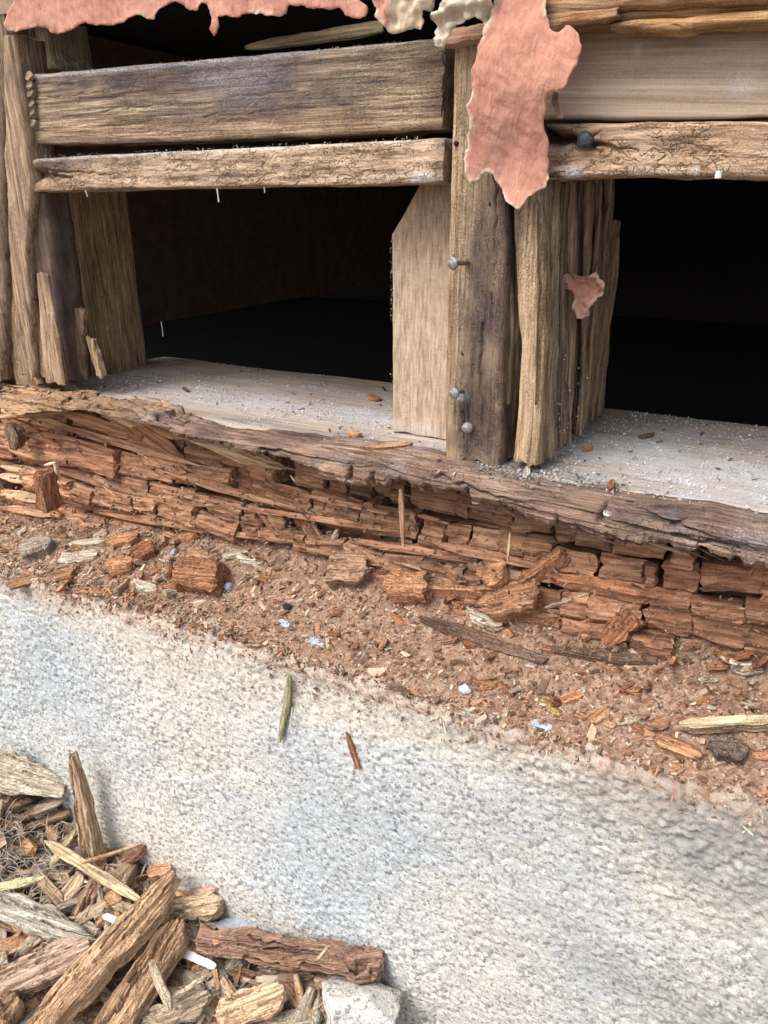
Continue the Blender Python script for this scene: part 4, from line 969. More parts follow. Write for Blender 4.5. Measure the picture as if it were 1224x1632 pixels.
# crumbs that spilled over the arris and cling to the rough face
N = 2600; X = r.uniform(-1.05, .2, N); dz = -np.abs(r.exponential(.009, N))*(1+fbm(X*25, 0*X, 0, 77, 3)); Y = FACE_Y-.0005+.006*np.clip(1+dz/.008, 0, 1); sz = np.clip(np.exp(r.normal(math.log(.0012), .45, N)), .0006, .004)
joined_bits('clinging_crumbs', np.stack([X, Y, LEDGE_Z-.001+dz], -1), sz, pal(N, 16), 17, M_CRUMB, .5, 'reddish crumbs clinging to the upper edge of the concrete face', 'crumbs', tilt=1.2)
N = 2200; X = r.uniform(-1.0, .16, N); tt = r.rand(N); zt = np.interp(X, [-.75, -.5, 0], [-.205, -.235, -.24]); Z = zt+(-.325-zt)*tt
Y = .006-.030*sstep(-.35, 0, X)+r.normal(0, .006, N)-.010*tt; sz = r.uniform(.0008, .0030, N)
joined_bits('rot_crumbs', np.stack([X, Y, Z], -1), sz, pal(N, 26, [.25, .1, .3, .03, .0, .15, .15, .02])*.8, 27, M_CRUMB, .5, 'crumbs of brown rot caught on the steps and cracks of the beam face', 'crumbs', elong=1.6, tilt=.5)
# dust grains on the sill
N = 13000; X = r.uniform(-.68, .2, N); Y = r.uniform(-.012, .215, N)
keep = (fbm(X*22, Y*40, 0, 91, 4)+.75*np.exp(-((Y-.075)/.04)**2)+.8*sstep(-.18, -.1, X)+r.uniform(-.35, .35, N)) > .35
X, Y = X[keep], Y[keep]; n = len(X); g = r.uniform(.35, .72, n)
joined_bits('dust_grains', np.stack([X, Y, SILL_Z+.0008+0*X], -1), np.clip(np.exp(r.normal(math.log(.0007), .4, n)), .0003, .002), np.stack([g, g*1.01, g*1.05], -1), 18, M_CRUMB, .8, 'white and bluish dust grains sprinkled over the sill plate', 'dust')
N = 230; X = r.uniform(-.68, .2, N); Y = r.uniform(-.012, .21, N)
joined_bits('dark_flecks', np.stack([X, Y, SILL_Z+.001+0*X], -1), r.uniform(.0007, .0036, N)*r.uniform(.5, 1, N), np.stack([r.uniform(.05, .22, N)]*3, -1)*np.array([1, .8, .65]), 19, M_CRUMB, .3, 'dark flecks and splinters scattered on the sill plate', 'flecks', elong=2)
N = 900; t = r.rand(N); q = r.rand(N)
zz = SILL_Z+.001; X = np.where(q < .5, -.22+.075*t, -.205+.12*t); Y = r.normal(.0, .012, N)-.004
joined_bits('stud_foot_dust', np.stack([X, Y, zz+0*X], -1), np.clip(np.exp(r.normal(math.log(.0009), .4, N)), .0004, .0022), np.stack([r.uniform(.06, .5, N)]*3, -1), 20, M_CRUMB, .7, 'grey and white dust gathered at the feet of the centre studs', 'dust')
# fuzz of sawdust on the sliver sides and board tops
N = 620
pts = []
for k in range(N):
    m = (0, 1, 0, 1, 0, 1, 2, 3)[r.randint(8)]
    if m == 0: p = W(r.uniform(50, 700), 0, .006); x_ = r.uniform(-.63, -.24); p = np.array([x_, .004, np.interp(x_, [-.63, -.236], [.1, .097])+r.uniform(-.002, .001)])
    elif m == 1: x_ = r.uniform(-.63, -.24); p = np.array([x_, -.001, np.interp(x_, [-.63, -.236], [.0365, .0395])+r.uniform(-.002, .001)])
    elif m == 2: p = W(885+abs(r.normal(0, 22)), 690-abs(r.normal(0, 60)), .03)
    else:
            yq = (390, 430, 470, 500, 600)[r.randint(5)]+r.normal(0, 9); p = W(624+r.uniform(-2, 3), yq, .045)
    pts.append(p)
joined_bits('sawdust_fuzz', np.array(pts), r.uniform(.0003, .0009, N), np.stack([r.uniform(.2, .5, N)]*3, -1)*np.array([1, .96, .9]), 22, M_CRUMB, .6, 'sawdust fuzz clinging to board edges and split wood', 'dust', tilt=1.2)

# ---- single chips on ledge
def put(name, x0, y0, x1, y1, wpx, label, tint, mat=M_CHIP, th=None, N=(0, -.45, 1), lift=.0, cat='wood chip', group=None, pt=(.15, .2), rag=.06, nu=16, nf=8, seed=None, where=hit, fore=.75, bow=0., roll=0., step=None, smooth=False):
    A = where(x0, y0); B = where(x1, y1); mid = (A+B)/2
    L = float(np.linalg.norm(B-A)); wd_ = wpx*depth(mid)/FPX/fore
    th = (th*.8 if th and y0 > 1190 and x0 < 700 else th) or max(.002, wd_*.3); seed = seed or int(abs(x0*3+y0*5+x1)) % 9973
    kw = {} if step is None else {'step': step}
    if y0 > 1190 and x0 < 700 and mat is M_CHIP and wpx > 24:
        rg = np.random.RandomState(seed+1); kw['cracks'] = []; nu = int(nu*1.6); nf = nf+12; rag = max(rag, .07); kw['ragf'] = 260
        for _ in range(6):
            yb = rg.uniform(-.42, .42)*wd_; xa = rg.uniform(-.05, .7)*L
            kw['cracks'].append((xa, yb, xa+rg.uniform(.25, .6)*L, yb+rg.uniform(-.08, .08)*wd_, rg.uniform(.0006, .0018), rg.uniform(.3, .8)*th))
        kw['step'] = th*.32; kw['amp'] = th*.14
    me = stick_mesh(name, L, wd_, th, seed, nu=nu, nf=nf, point=pt, rag=rag, bow=bow, smooth=smooth, **kw)
    Nn = np.array(N, float); d = (B-A)/L
    if roll: Nn = Nn*math.cos(roll)+np.cross(d, Nn)*math.sin(roll)
    M = frame(B-A, Nn, mid+np.array([0, 0, th*.3+lift]))[0]
    if y0 > 1190 and x0 < 700 and mat is M_CHIP: tint = (tint[0]*1.22, tint[1]*1.42, tint[2]*1.60)
    o = link(name, me, mat, None, M, tint)
    return tag(o, label, cat, group)
C_OR = (1.15, .9, .72); C_CR = (1.35, 1.75, 2.1); C_BR = (.72, .58, .52); C_RD = (.78, .52, .42); C_GY = (.85, 1.05, 1.25); C_TN = (1.05, 1.15, 1.2); C_DK = (.45, .42, .45)
NB = (0, -.8, .8)
L = [
 ('wood_chip', 98, 893, 156, 888, 22, 'cream rectangular chip near the left end of the ledge', C_CR, dict(pt=(0, .1))),
 ('wood_chip', 36, 892, 86, 876, 34, 'greyish pink chunk left of the cream rectangular chip', C_GY, dict(th=.018)),
 ('wood_chip', 212, 928, 250, 944, 15, 'pale wedge chip on the concrete edge below the orange pieces', C_CR, {}),
 ('wood_chip', 176, 912, 216, 905, 26, 'flat orange chip left of the square red-brown block', C_OR, dict(th=.012)),
 ('wood_chip', 178, 868, 222, 862, 20, 'orange layered chip lying above the flat orange chip', C_OR, dict(th=.01)),
 ('wood_chip', 215, 898, 244, 880, 26, 'rusty orange lump just right of the layered chips', C_RD, dict(th=.016)),
 ('rotten_block', 294, 926, 358, 934, 42, 'square red-brown rotten block sitting at the concrete edge, left half', (.85, .62, .5), dict(th=.030, N=NB, pt=(0, 0), nu=20, nf=12)),
 ('wood_chip', 150, 862, 172, 850, 16, 'dull brown chip at the foot of the triangular fragment', C_TN, {}),
 ('wood_chip', 290, 862, 318, 858, 14, 'small orange cube chip on the powder in the left third', C_OR, dict(th=.01)),
 ('wood_chip', 108, 870, 170, 862, 12, 'long thin beige chip behind the cream rectangular chip', C_CR, {}),
 ('rotten_block', 531, 922, 588, 925, 38, 'pinkish-tan faceted block below the middle of the beam', (1.0, .95, .95), dict(th=.026, N=NB, pt=(0, .1), nu=16, nf=12)),
 ('rotten_block', 620, 948, 686, 950, 38, 'bright orange lump, right of the faceted block', (1.1, .88, .7), dict(th=.028, N=NB, pt=(.2, 0), nu=20, nf=12)),
 ('wood_chunk', 684, 945, 786, 950, 24, 'long orange-brown bar between the orange lump and the triangular chunk', (.95, .76, .64), dict(th=.016, pt=(0, .1), nu=20)),
 ('wood_chunk', 768, 925, 812, 915, 44, 'orange triangular chunk leaning against the beam', (1.0, .78, .64), dict(th=.02, N=NB, pt=(.5, .1))),
 ('wood_chunk', 765, 985, 864, 968, 42, 'big orange-brown chunk in front of the triangular one', (.85, .68, .58), dict(th=.028, N=NB, pt=(.3, .1), nu=22, nf=12)),
 ('wood_splinter', 826, 956, 900, 914, 22, 'stout reddish splinter propped up from the big chunk to the beam', (.85, .6, .48), dict(th=.012, lift=.012, pt=(.05, .1))),
 ('wood_splinter', 868, 940, 1068, 976, 18, 'long reddish splinter lying along the beam foot, right half', (.95, .66, .55), dict(th=.010, lift=.008, pt=(.25, .1), nu=34)),
 ('wood_splinter', 862, 975, 945, 950, 12, 'thin tan splinter under the long reddish one', C_TN, dict(lift=.004)),
 ('wood_chip', 750, 993, 800, 1015, 17, 'cream ridged chip in front of the big orange-brown chunk', C_CR, dict(lift=.006, th=.008)),
 ('wood_plate', 672, 994, 872, 1064, 20, 'long dark grey-brown bark-like sliver sloping across the powder', C_DK, dict(th=.006, pt=(.4, .3), nu=36, lift=.002)),
 ('wood_splinter', 880, 1040, 1050, 1058, 16, 'dark flat sliver pointing right beyond the bark-like one', C_DK, dict(th=.006, pt=(.4, .3), nu=30)),
 ('wood_chip', 926, 1002, 962, 978, 20, 'orange oblong chip below the long reddish splinter', C_OR, dict(th=.012)),
 ('wood_chip', 924, 1022, 950, 1008, 15, 'small orange chip just below the oblong one', C_OR, dict(th=.009)),
 ('wood_chunk', 968, 1030, 1006, 985, 36, 'dark brown wedge standing at the foot of the beam on the right', C_RD, dict(th=.016, N=NB, pt=(.4, 0))),
 ('wood_splinter', 995, 1065, 1016, 1042, 5, 'white sliver poking out of the powder on the right', (1.5, 2.1, 2.7), dict(th=.002)),
 ('wood_chip', 830, 1024, 874, 1014, 11, 'narrow yellowish chip right of the cream ridged chip', C_CR, {}),
 ('wood_chip', 864, 1110, 892, 1142, 12, 'yellow-orange narrow chip slanting down near the concrete edge', (1.3, 1.3, .95), {}),
 ('wood_chip', 894, 1118, 928, 1106, 16, 'orange ragged flake right of the yellow-orange chip', (1.15, .82, .66), {}),
 ('wood_chip', 940, 1150, 968, 1132, 17, 'light orange flake in the cluster near the right concrete edge', (1.25, 1.05, .85), {}),
 ('wood_chip', 962, 1152, 980, 1160, 14, 'rounded peach flake in the cluster near the right concrete edge', (1.25, 1.25, 1.2), {}),
 ('wood_chip', 980, 1152, 1018, 1148, 13, 'pale flat flake at the right end of the orange cluster', C_TN, {}),
 ('wood_splinter', 1078, 1174, 1240, 1166, 15, 'long cream stick lying at the far right of the ledge', (1.3, 1.5, 1.5), dict(th=.009, lift=.006, nu=34)),
 ('wood_splinter', 1045, 1184, 1118, 1212, 20, 'tan two-toned splinter below the long cream stick', (1.1, .9, .75), dict(th=.009, nu=24)),
 ('wood_chip', 1062, 1224, 1100, 1228, 14, 'orange chip under the tan two-toned splinter', C_OR, {}),
 ('wood_chip', 1084, 1120, 1110, 1124, 12, 'small brown oval chip above the long cream stick', C_BR, {}),
 ('wood_chunk', 1130, 1200, 1190, 1208, 34, 'grey-brown lump under the right end of the cream stick', C_DK[:1]+(.5, .58), dict(th=.016)),
 ('wood_chip', 1160, 1050, 1200, 1043, 12, 'reddish thin chip at the right beside the beam foot', C_RD, {}),
 ('wood_chip', 1036, 1160, 1066, 1150, 18, 'brown crumbly chip left of the long cream stick', C_BR, {}),
 ('wood_splinter', 410, 812, 442, 858, 18, 'brown upright splinter leaning in the hollow left of centre', (1.0, .85, .78), dict(lift=.006)),
 ('wood_splinter', 488, 852, 510, 890, 18, 'orange splinter leaning in the hollow, left of its pale neighbour', (1.1, .85, .72), dict(lift=.012)),
 ('wood_splinter', 522, 888, 540, 862, 12, 'pale short splinter standing in the hollow', C_TN, dict(lift=.01)),
 ('wood_splinter', 472, 892, 492, 866, 11, 'thin brown splinter beside the orange leaning one', C_TN, dict(lift=.008)),
 ('wood_splinter', 462, 828, 516, 850, 10, 'thin tan splinter lying high in the hollow at the beam foot', C_TN, dict(lift=.016)),
 ('wood_chip', 402, 860, 420, 842, 16, 'tilted reddish flake in the hollow, leftmost of those leaning there', C_RD, dict(lift=.006)),
]
for nm, x0, y0, x1, y1, wp, lb, tn, kw in L:
    put(nm, x0, y0, x1, y1, wp, lb, tn, cat={'wood_chip': 'wood chip', 'wood_splinter': 'splinter', 'rotten_block': 'wood block', 'wood_chunk': 'wood chunk', 'wood_plate': 'sliver'}[nm], **kw)
# triangular fragment and pale lumps at the left end
def onY(Y): return lambda x, y: W(x, y, Y)
put('wood_fragment', 76, 760, 78, 818, 36, 'triangular brown fragment standing at the left end of the ledge', (.85, .62, .5), th=.02, N=(0, -1, .3), pt=(.7, 0), where=onY(-.03), cat='wood chunk', fore=1)
put('wood_knot', 22, 680, 30, 720, 32, 'round greyish knot stuck in the torn wood below the left post', (.62, .6, .62), th=.014, N=(0, -1, .3), pt=(.3, .3), where=onY(-.01), cat='knot', fore=1)
put('wood_chip', 4, 628, 28, 656, 26, 'white-faced chip at the foot of the left post', (1.5, 2.2, 3.0), th=.010, N=(0, -1, .6), where=onY(-.01), fore=1)
put('wood_splinter', 28, 662, 84, 626, 10, 'slanting tan splinter under the left post', (1.2, 1.2, 1.1), th=.005, N=(0, -1, .4), where=onY(-.012), cat='splinter', fore=1, pt=(.1, .3))
put('wood_splinter', -10, 668, 120, 655, 10, 'long brown splinter lying flat under the left post', (1.1, 1.0, .9), th=.006, N=(0, -1, .4), where=onY(-.004), cat='splinter', fore=1, pt=(.1, .3), nu=26)
# bits on the sill
def onS(x, y): return T(x, y, SILL_Z+.0015)
for x0, y0, x1, y1, wp, lb, tn, th in [(588, 632, 604, 638, 9, 'small orange chip on the sill left of the pale block', C_OR, .003), (556, 690, 574, 695, 9, 'small orange chip near the sill edge below the pale block', C_OR, .003),
                               (586, 718, 658, 712, 13, 'flat light orange splinter on the sill edge left of the centre stud', (1.2, 1.05, .9), .006), (930, 718, 942, 714, 6, 'tiny orange chip on the sill right of the split stud', C_OR, .003),
                               (972, 780, 976, 768, 5, 'tiny rust splinter near the front of the right sill', C_RD, .003), (1018, 698, 1042, 692, 5, 'tiny dark splinter in the middle of the right sill', C_DK, .002),
                               (660, 728, 700, 738, 9, 'thin tan sliver at the foot of the centre stud', C_TN, .004), (292, 618, 300, 624, 3, 'tiny dark twig fragment on the left sill', C_DK, .0015), (842, 742, 838, 762, 5, 'white sliver standing at the foot of the split stud', (1.5, 2.2, 2.9), .002),
                               (962, 818, 974, 822, 5, 'tiny white chip on the cracked beam shell', (1.5, 2.2, 2.9), .003)]:
    put('wood_chip', x0, y0, x1, y1, wp, lb, tn, th=th, N=(0, 0, 1), where=onS, fore=.5, nu=8, nf=5)

# ---- the crowd of smaller chips: shared meshes
rs = np.random.RandomState(21)
protos = [stick_mesh('chip_mesh', 1*.016, .016*rs.uniform(.3, .75), .016*rs.uniform(.12, .35), 500+k, nu=7, nf=5, point=((0, .3, .5)[k % 3], (.2, 0, .4)[k % 3]), rag=.10) for k in range(16)]
TN = [C_OR, C_BR, C_RD, C_TN, (1.0, .75, .62), (.9, .7, .6), C_CR, (1.1, .85, .65)]
def crowd(nm, n, xr, yr, smin, smax, label, group, wfn, seed, cat='wood chip', up=.5, accept=None, tints=TN, pr=None):
    pr = pr or protos
    r = np.random.RandomState(seed); k = 0; tries = 0
    while k < n and tries < n*6:
        tries += 1
        px_, py_ = r.uniform(*xr), r.uniform(*yr)
        if accept and not accept(px_, py_, r): continue
        p = wfn(px_, py_)
        me = pr[r.randint(len(pr))]
        if not me.materials: me.materials.append(M_CHIP)
        o = bpy.data.objects.new(nm, me); COL.objects.link(o)
        a = r.uniform(0, 2*math.pi); nn = (r.normal(0, up), r.normal(-.2, up), 1)
        s = r.uniform(smin, smax)**1; M = frame((math.cos(a), math.sin(a)*.8, r.normal(0, .25)), nn, (p[0], p[1], p[2]+.0012*s))[0]
        o.matrix_world = M @ Matrix.Diagonal((s, s*r.uniform(.7, 1.2), s, 1))
        ti = r.randint(len(tints)); t = tints[ti]; v = r.uniform(.8, 1.15); o.color = (t[0]*v, t[1]*v, t[2]*v, 1)
        cw = 'reddish brown' if t[0] < .8 and t[0] > .75 else 'dark brown' if t[0] < .8 else 'cream' if t[2] > 1.3 else 'beige' if t[2] > 1.0 else 'orange brown'
        xn = (px_-xr[0])/(xr[1]-xr[0]); zone = 'left quarter' if xn < .25 else 'left of its middle' if xn < .5 else 'right of its middle' if xn < .75 else 'right quarter'
        tag(o, label % (cw, zone), cat, group); k += 1
def ledge_ok(lo, hi):
    def f(x, y, r):
        top = np.interp(x, [0, 300, 600, 900, 1224], [830, 850, 905, 985, 1030]); bot = np.interp(x, [0, 420, 612, 1000, 1224], [925, 985, 1065, 1185, 1260])
        if not top < y < bot: return False
        t = (y-top)/(bot-top); return lo <= t <= hi
    return f
crowd('wood_chip', 110, (0, 1224), (825, 1262), .3, 1.0, 'small %s wood chip on the ledge powder, %s', 'small chips strewn on the ledge', hit, 31, accept=ledge_ok(.25, 1))
crowd('wood_chip', 60, (0, 1224), (825, 1262), .6, 1.5, '%s wood fragment in the hollow below the beam, %s', 'fragments in the hollow at the beam foot', hit, 32, accept=ledge_ok(0, .25), up=.8)
crowd('wood_chip', 40, (0, 420), (840, 950), .7, 1.6, 'splintery %s chip at the left end of the ledge, %s', 'splintery chips at the left end of the ledge', hit, 33, accept=ledge_ok(.1, 1), tints=[C_OR, C_TN, C_CR, C_BR, (1.1, 1.0, .9)])

# stones and oddments
o = link('pebble', rock_mesh('pebble', (.0066, .005, .005), 3, 3), M_STONE, None, Matrix.Translation(hit(740, 1104)+np.array([0, 0, .003]))); o.color = (.85, .88, .92, 1); tag(o, 'small white pebble on the powder near the middle of the ledge', 'pebble')
o = link('pebble', rock_mesh('pebble', (.0045, .004, .004), 4, 3), M_STONE, None, Matrix.Translation(hit(278, 884)+np.array([0, 0, .003])), (.5, .52, .57)); tag(o, 'small blue-grey pebble on the powder above the square block', 'pebble')
o = link('pebble', rock_mesh('pebble', (.006, .005, .005), 6, 3), M_STONE, None, Matrix.Translation(hit(364, 940)+np.array([0, 0, .003])), (.55, .57, .62)); tag(o, 'blue-grey pebble touching the right side of the square block', 'pebble')
o = link('dark_crumb', blob_mesh('dark_crumb', (.0045, .004, .003), 8, 2, .35, 200, False), M_HOLE, None, Matrix.Translation(hit(458, 970)+np.array([0, 0, .002]))); tag(o, 'black crumb on the powder left of the pink-tan block', 'crumb')
# pale mortar smears bared in the powder
for k, (x0, y0, x1, y1, wp, lb) in enumerate([(800, 1046, 866, 1066, 8, 'bluish-white mortar streak beside the bark-like sliver'), (846, 1150, 880, 1160, 16, 'flat blue-grey stone flake near the concrete edge'), (488, 1018, 516, 1028, 10, 'pale bluish mortar patch bared in the powder'),
                                              (440, 990, 462, 998, 12, 'whitish mortar fleck left of the bluish mortar patch')]):
    put('mortar_patch', x0, y0, x1, y1, wp, lb, (.62, .66, .72), mat=M_STONE, th=.0020, cat='mortar', lift=-.0006, pt=(.3, .3))

# things stuck on the concrete face
put('dry_seed_husk', 462, 1078, 446, 1182, 15, 'dry greenish-beige leaf husk stuck on the concrete face', (.85, 1.2, 1.15), mat=M_CHIP, th=.003, N=(0, -1, .1), where=onY(FACE_Y-.003), cat='husk', fore=1, pt=(.5, .6), nu=26, bow=.02)
put('grass_straw', 466, 1128, 462, 1165, 3, 'white straw sliver right beside the dry husk', (1.6, 2.4, 3.2), th=.0012, N=(0, -1, .1), where=onY(FACE_Y-.005), cat='straw', fore=1)
put('red_splinter', 552, 1168, 571, 1226, 11, 'narrow red-brown splinter stuck on the concrete face', (.95, .68, .6), th=.003, N=(0, -1, .1), where=onY(FACE_Y-.003), cat='splinter', fore=1, pt=(.4, 0), nu=20)
for k, (x0, y0, x1, y1) in enumerate([(1212, 1285, 1216, 1315), (1184, 1318, 1202, 1334), (1018, 1316, 1032, 1328), (934, 1210, 938, 1222), (706, 1150, 712, 1175)]):
    put('grass_straw', x0, y0, x1, y1, 3.5, ['short white straw at the right edge of the concrete arris', 'short white straw slanting on the concrete near the right edge', 'white straw on the concrete below the orange flake cluster', 'tiny white straw on the concrete arris',
        'white straw curl on the concrete edge below the pebble'][k], (1.6, 2.4, 3.1), th=.0012, N=(0, -1, .1), where=onY(FACE_Y-.004), cat='straw', fore=1, nu=8, nf=4)

# ------------------------------------------------------------------ THE HEAP AT THE FOOT OF THE WALL
def onH(l=0.): return lambda x, y: hit(x, y, l)
H = [
 ('bark_slab', -30, 1222, 104, 1262, 66, 'ragged pale slab of torn wood, topmost piece of the debris heap', (1.2, 1.35, 1.4), dict(th=.010, lift=.035, pt=(0, .6), N=(.1, -.8, .7), nu=30, nf=14, rag=.10, fore=1)),
 ('wood_splinter', 117, 1208, 152, 1400, 42, 'tall pointed brown splinter standing against the concrete', (1.0, .92, .82), dict(th=.016, where=onY(FACE_Y-.022), N=(.15, -1, .2), pt=(.45, .1), nu=34, nf=12, fore=1)),
 ('wood_stick', 72, 1342, 228, 1440, 16, 'long yellow-tan stick crossing the heap below the pointed splinter', (1.15, 1.2, 1.0), dict(th=.006, lift=.028, nu=30, fore=1)),
 ('wood_stick', 82, 1380, 118, 1328, 13, 'short tan stick crossing under the long yellow-tan one', (1.1, 1.2, 1.05), dict(th=.005, lift=.02, fore=1)),
 ('twig', 134, 1376, 228, 1345, 5, 'thin brown twig in front of the pointed splinter', (1.1, .9, .7), dict(th=.003, lift=.045, fore=1, nu=20)),
 ('wood_stick', 28, 1306, 104, 1276, 13, 'grey-brown stick under the torn slab, upper of two', (.75, .75, .75), dict(th=.006, lift=.012, fore=1)),
 ('wood_stick', 40, 1322, 112, 1296, 12, 'brown stick under the torn slab, lower of two', (.7, .6, .55), dict(th=.006, lift=.010, fore=1)),
 ('wood_flake', -20, 1422, 76, 1400, 18, 'yellowish pointed flake at the left edge of the heap', (1.3, 1.5, 1.2), dict(th=.006, lift=.018, pt=(0, .5), fore=1)),
 ('wood_flake', 92, 1446, 128, 1398, 34, 'curled tan flake beside the long yellow-tan stick', (1.1, 1.05, .95), dict(th=.005, lift=.014, fore=1)),
 ('wood_chunk', 128, 1480, 164, 1402, 30, 'brown crumbly chunk in the middle of the heap', C_BR, dict(th=.018, lift=.006, fore=1)),
 ('wood_plank', -25, 1440, 152, 1505, 52, 'grey-tan pointed plank piece running in from the left edge', (1.05, 1.25, 1.4), dict(th=.012, lift=.020, pt=(.1, .45), nu=34, nf=14, fore=1)),
 ('wood_plank', -25, 1590, 142, 1515, 60, 'purple-stained tan plank piece below the grey-tan one', (1.05, .98, 1.0), dict(th=.016, lift=.024, pt=(0, .25), nu=34, nf=14, fore=1)),
 ('wood_beam_piece', 60, 1660, 283, 1408, 58, 'longest orange-brown beam splinter rising across the heap', (1.1, .95, .80), dict(th=.022, lift=.040, pt=(0, .25), nu=50, nf=16, fore=1, rag=.03)),
 ('wood_beam_piece', 160, 1680, 285, 1480, 62, 'brown grooved beam piece lying beside the longest splinter', (.92, .78, .66), dict(th=.024, lift=.026, pt=(0, .15), nu=40, nf=16, fore=1, rag=.03)),
 ('wood_chunk', 268, 1456, 356, 1446, 34, 'peach-coloured blunt chunk right of the longest splinter', (1.2, 1.15, 1.05), dict(th=.018, lift=.012, pt=(0, .1), nu=18, fore=1)),
 ('wood_chip', 238, 1392, 276, 1386, 24, 'orange rounded chip at the top right of the heap', (1.15, .85, .68), dict(th=.010, lift=.006, fore=1)),
 ('wood_chip', 196, 1372, 232, 1352, 26, 'dark red chip left of the orange rounded one', (.62, .42, .38), dict(th=.008, lift=.008, fore=1)),
 ('wood_stick', 172, 1385, 212, 1420, 14, 'grey-tan stick below the dark red chip', (.9, .85, .8), dict(th=.006, lift=.010, fore=1)),
 ('rotten_log', 322, 1508, 604, 1548, 44, 'long dark brown rotten timber piece at the lower centre', (.66, .52, .50), dict(th=.030, lift=.030, pt=(.25, 0), nu=56, nf=18, fore=1, rag=.02, N=(0, -.9, .6))),
 ('rotten_block', 340, 1500, 406, 1492, 22, 'crumbly orange block on the left end of the rotten timber piece', (1.1, .85, .7), dict(th=.012, lift=.045, fore=1, pt=(0, 0))),
 ('rotten_block', 556, 1545, 612, 1535, 52, 'dark lumpy end chunk on the right end of the rotten timber piece', (.6, .48, .48), dict(th=.024, lift=.034, fore=1, pt=(.1, .2), nf=12)),
 ('wood_stick', 506, 1531, 524, 1509, 5, 'thin pale stick resting on the rotten timber piece', (1.3, 1.3, 1.2), dict(th=.003, lift=.065, fore=1)),
 ('wood_flake', 345, 1625, 452, 1585, 56, 'broad tan flake with a ragged right end at the bottom', (1.15, 1.05, .9), dict(th=.008, lift=.030, pt=(.1, .2), nu=26, nf=14, fore=1)),
 ('wood_flake', 225, 1640, 335, 1590, 44, 'grey-tan splintered flake left of the broad tan one', (.95, .98, .95), dict(th=.008, lift=.026, nu=26, nf=14, fore=1)),
 ('wood_stick', 240, 1535, 274, 1612, 17, 'grey thin stick leaning on the grooved beam piece', (.85, .88, .85), dict(th=.006, lift=.055, fore=1)),
 ('wood_stick', 274, 1592, 330, 1556, 9, 'light curved sliver beside the grey thin stick', (1.3, 1.35, 1.3), dict(th=.004, lift=.040, fore=1)),
 ('wood_stick', 342, 1545, 348, 1580, 9, 'orange short stick below the white painted strip', (1.2, 1.0, .8), dict(th=.004, lift=.020, fore=1)),
 ('wood_chunk', 400, 1570, 512, 1590, 52, 'grey-brown flat piece under the rotten timber', (.55, .52, .5), dict(th=.012, lift=.004, fore=1)),
 ('wood_flake', 48, 1362, 12, 1352, 12, 'pale root-like sliver on the matted roots', (1.3, 1.5, 1.6), dict(th=.003, lift=.012, fore=1)),
 ('wood_chunk', -10, 1640, 30, 1600, 50, 'brown chunk in the bottom left corner', (.8, .66, .58), dict(th=.02, lift=.02, fore=1)),
]
for nm, x0, y0, x1, y1, wp, lb, tn, kw in H:
    ct = {'bark_slab': 'wood slab', 'wood_splinter': 'splinter', 'wood_stick': 'stick', 'twig': 'twig', 'wood_flake': 'wood flake', 'wood_chunk': 'wood chunk', 'wood_plank': 'plank piece', 'wood_beam_piece': 'beam piece',
          'wood_chip': 'wood chip', 'rotten_log': 'rotten timber', 'rotten_block': 'wood block'}[nm]
    if 'where' not in kw: kw = dict(kw); kw['where'] = onH(kw.get('lift', 0)); kw['lift'] = 0
    put(nm, x0, y0, x1, y1, wp, lb, tn, cat=ct, **kw)
for x0, y0, x1, y1, wp, lb, l in [(286, 1516, 344, 1542, 15, 'white painted strip poking out right of the grooved beam piece', .022), (164, 1460, 196, 1474, 11, 'white paint flake in the middle of the heap', .014), (112, 1432, 124, 1440, 9, 'small white flake under the curled tan flake', .004),
                                  (312, 1462, 350, 1478, 9, 'bluish white paint sliver below the peach chunk', .004)]:
    put('painted_strip', x0, y0, x1, y1, wp, lb, (1, 1, 1), mat=M_PAINT, th=.004, where=onH(l), cat='painted strip', fore=1, pt=(.1, .1), rag=.02, step=0.0)
put('slate_piece', 345, 1474, 410, 1482, 26, 'flat blue-grey slate-like piece below the peach chunk', (.55, .58, .62), mat=M_STONE, th=.005, where=onH(.006), cat='slate', fore=1, pt=(.2, .3), step=0.0)
# broken concrete lump at the bottom
p = hit(578, 1618, .026)
o = link('concrete_lump', rock_mesh('concrete_lump', (.050, .036, .040), 12), M_CONC, None, Matrix.Translation(p)); tag(o, 'rough broken lump of concrete under the right end of the rotten timber', 'concrete lump')
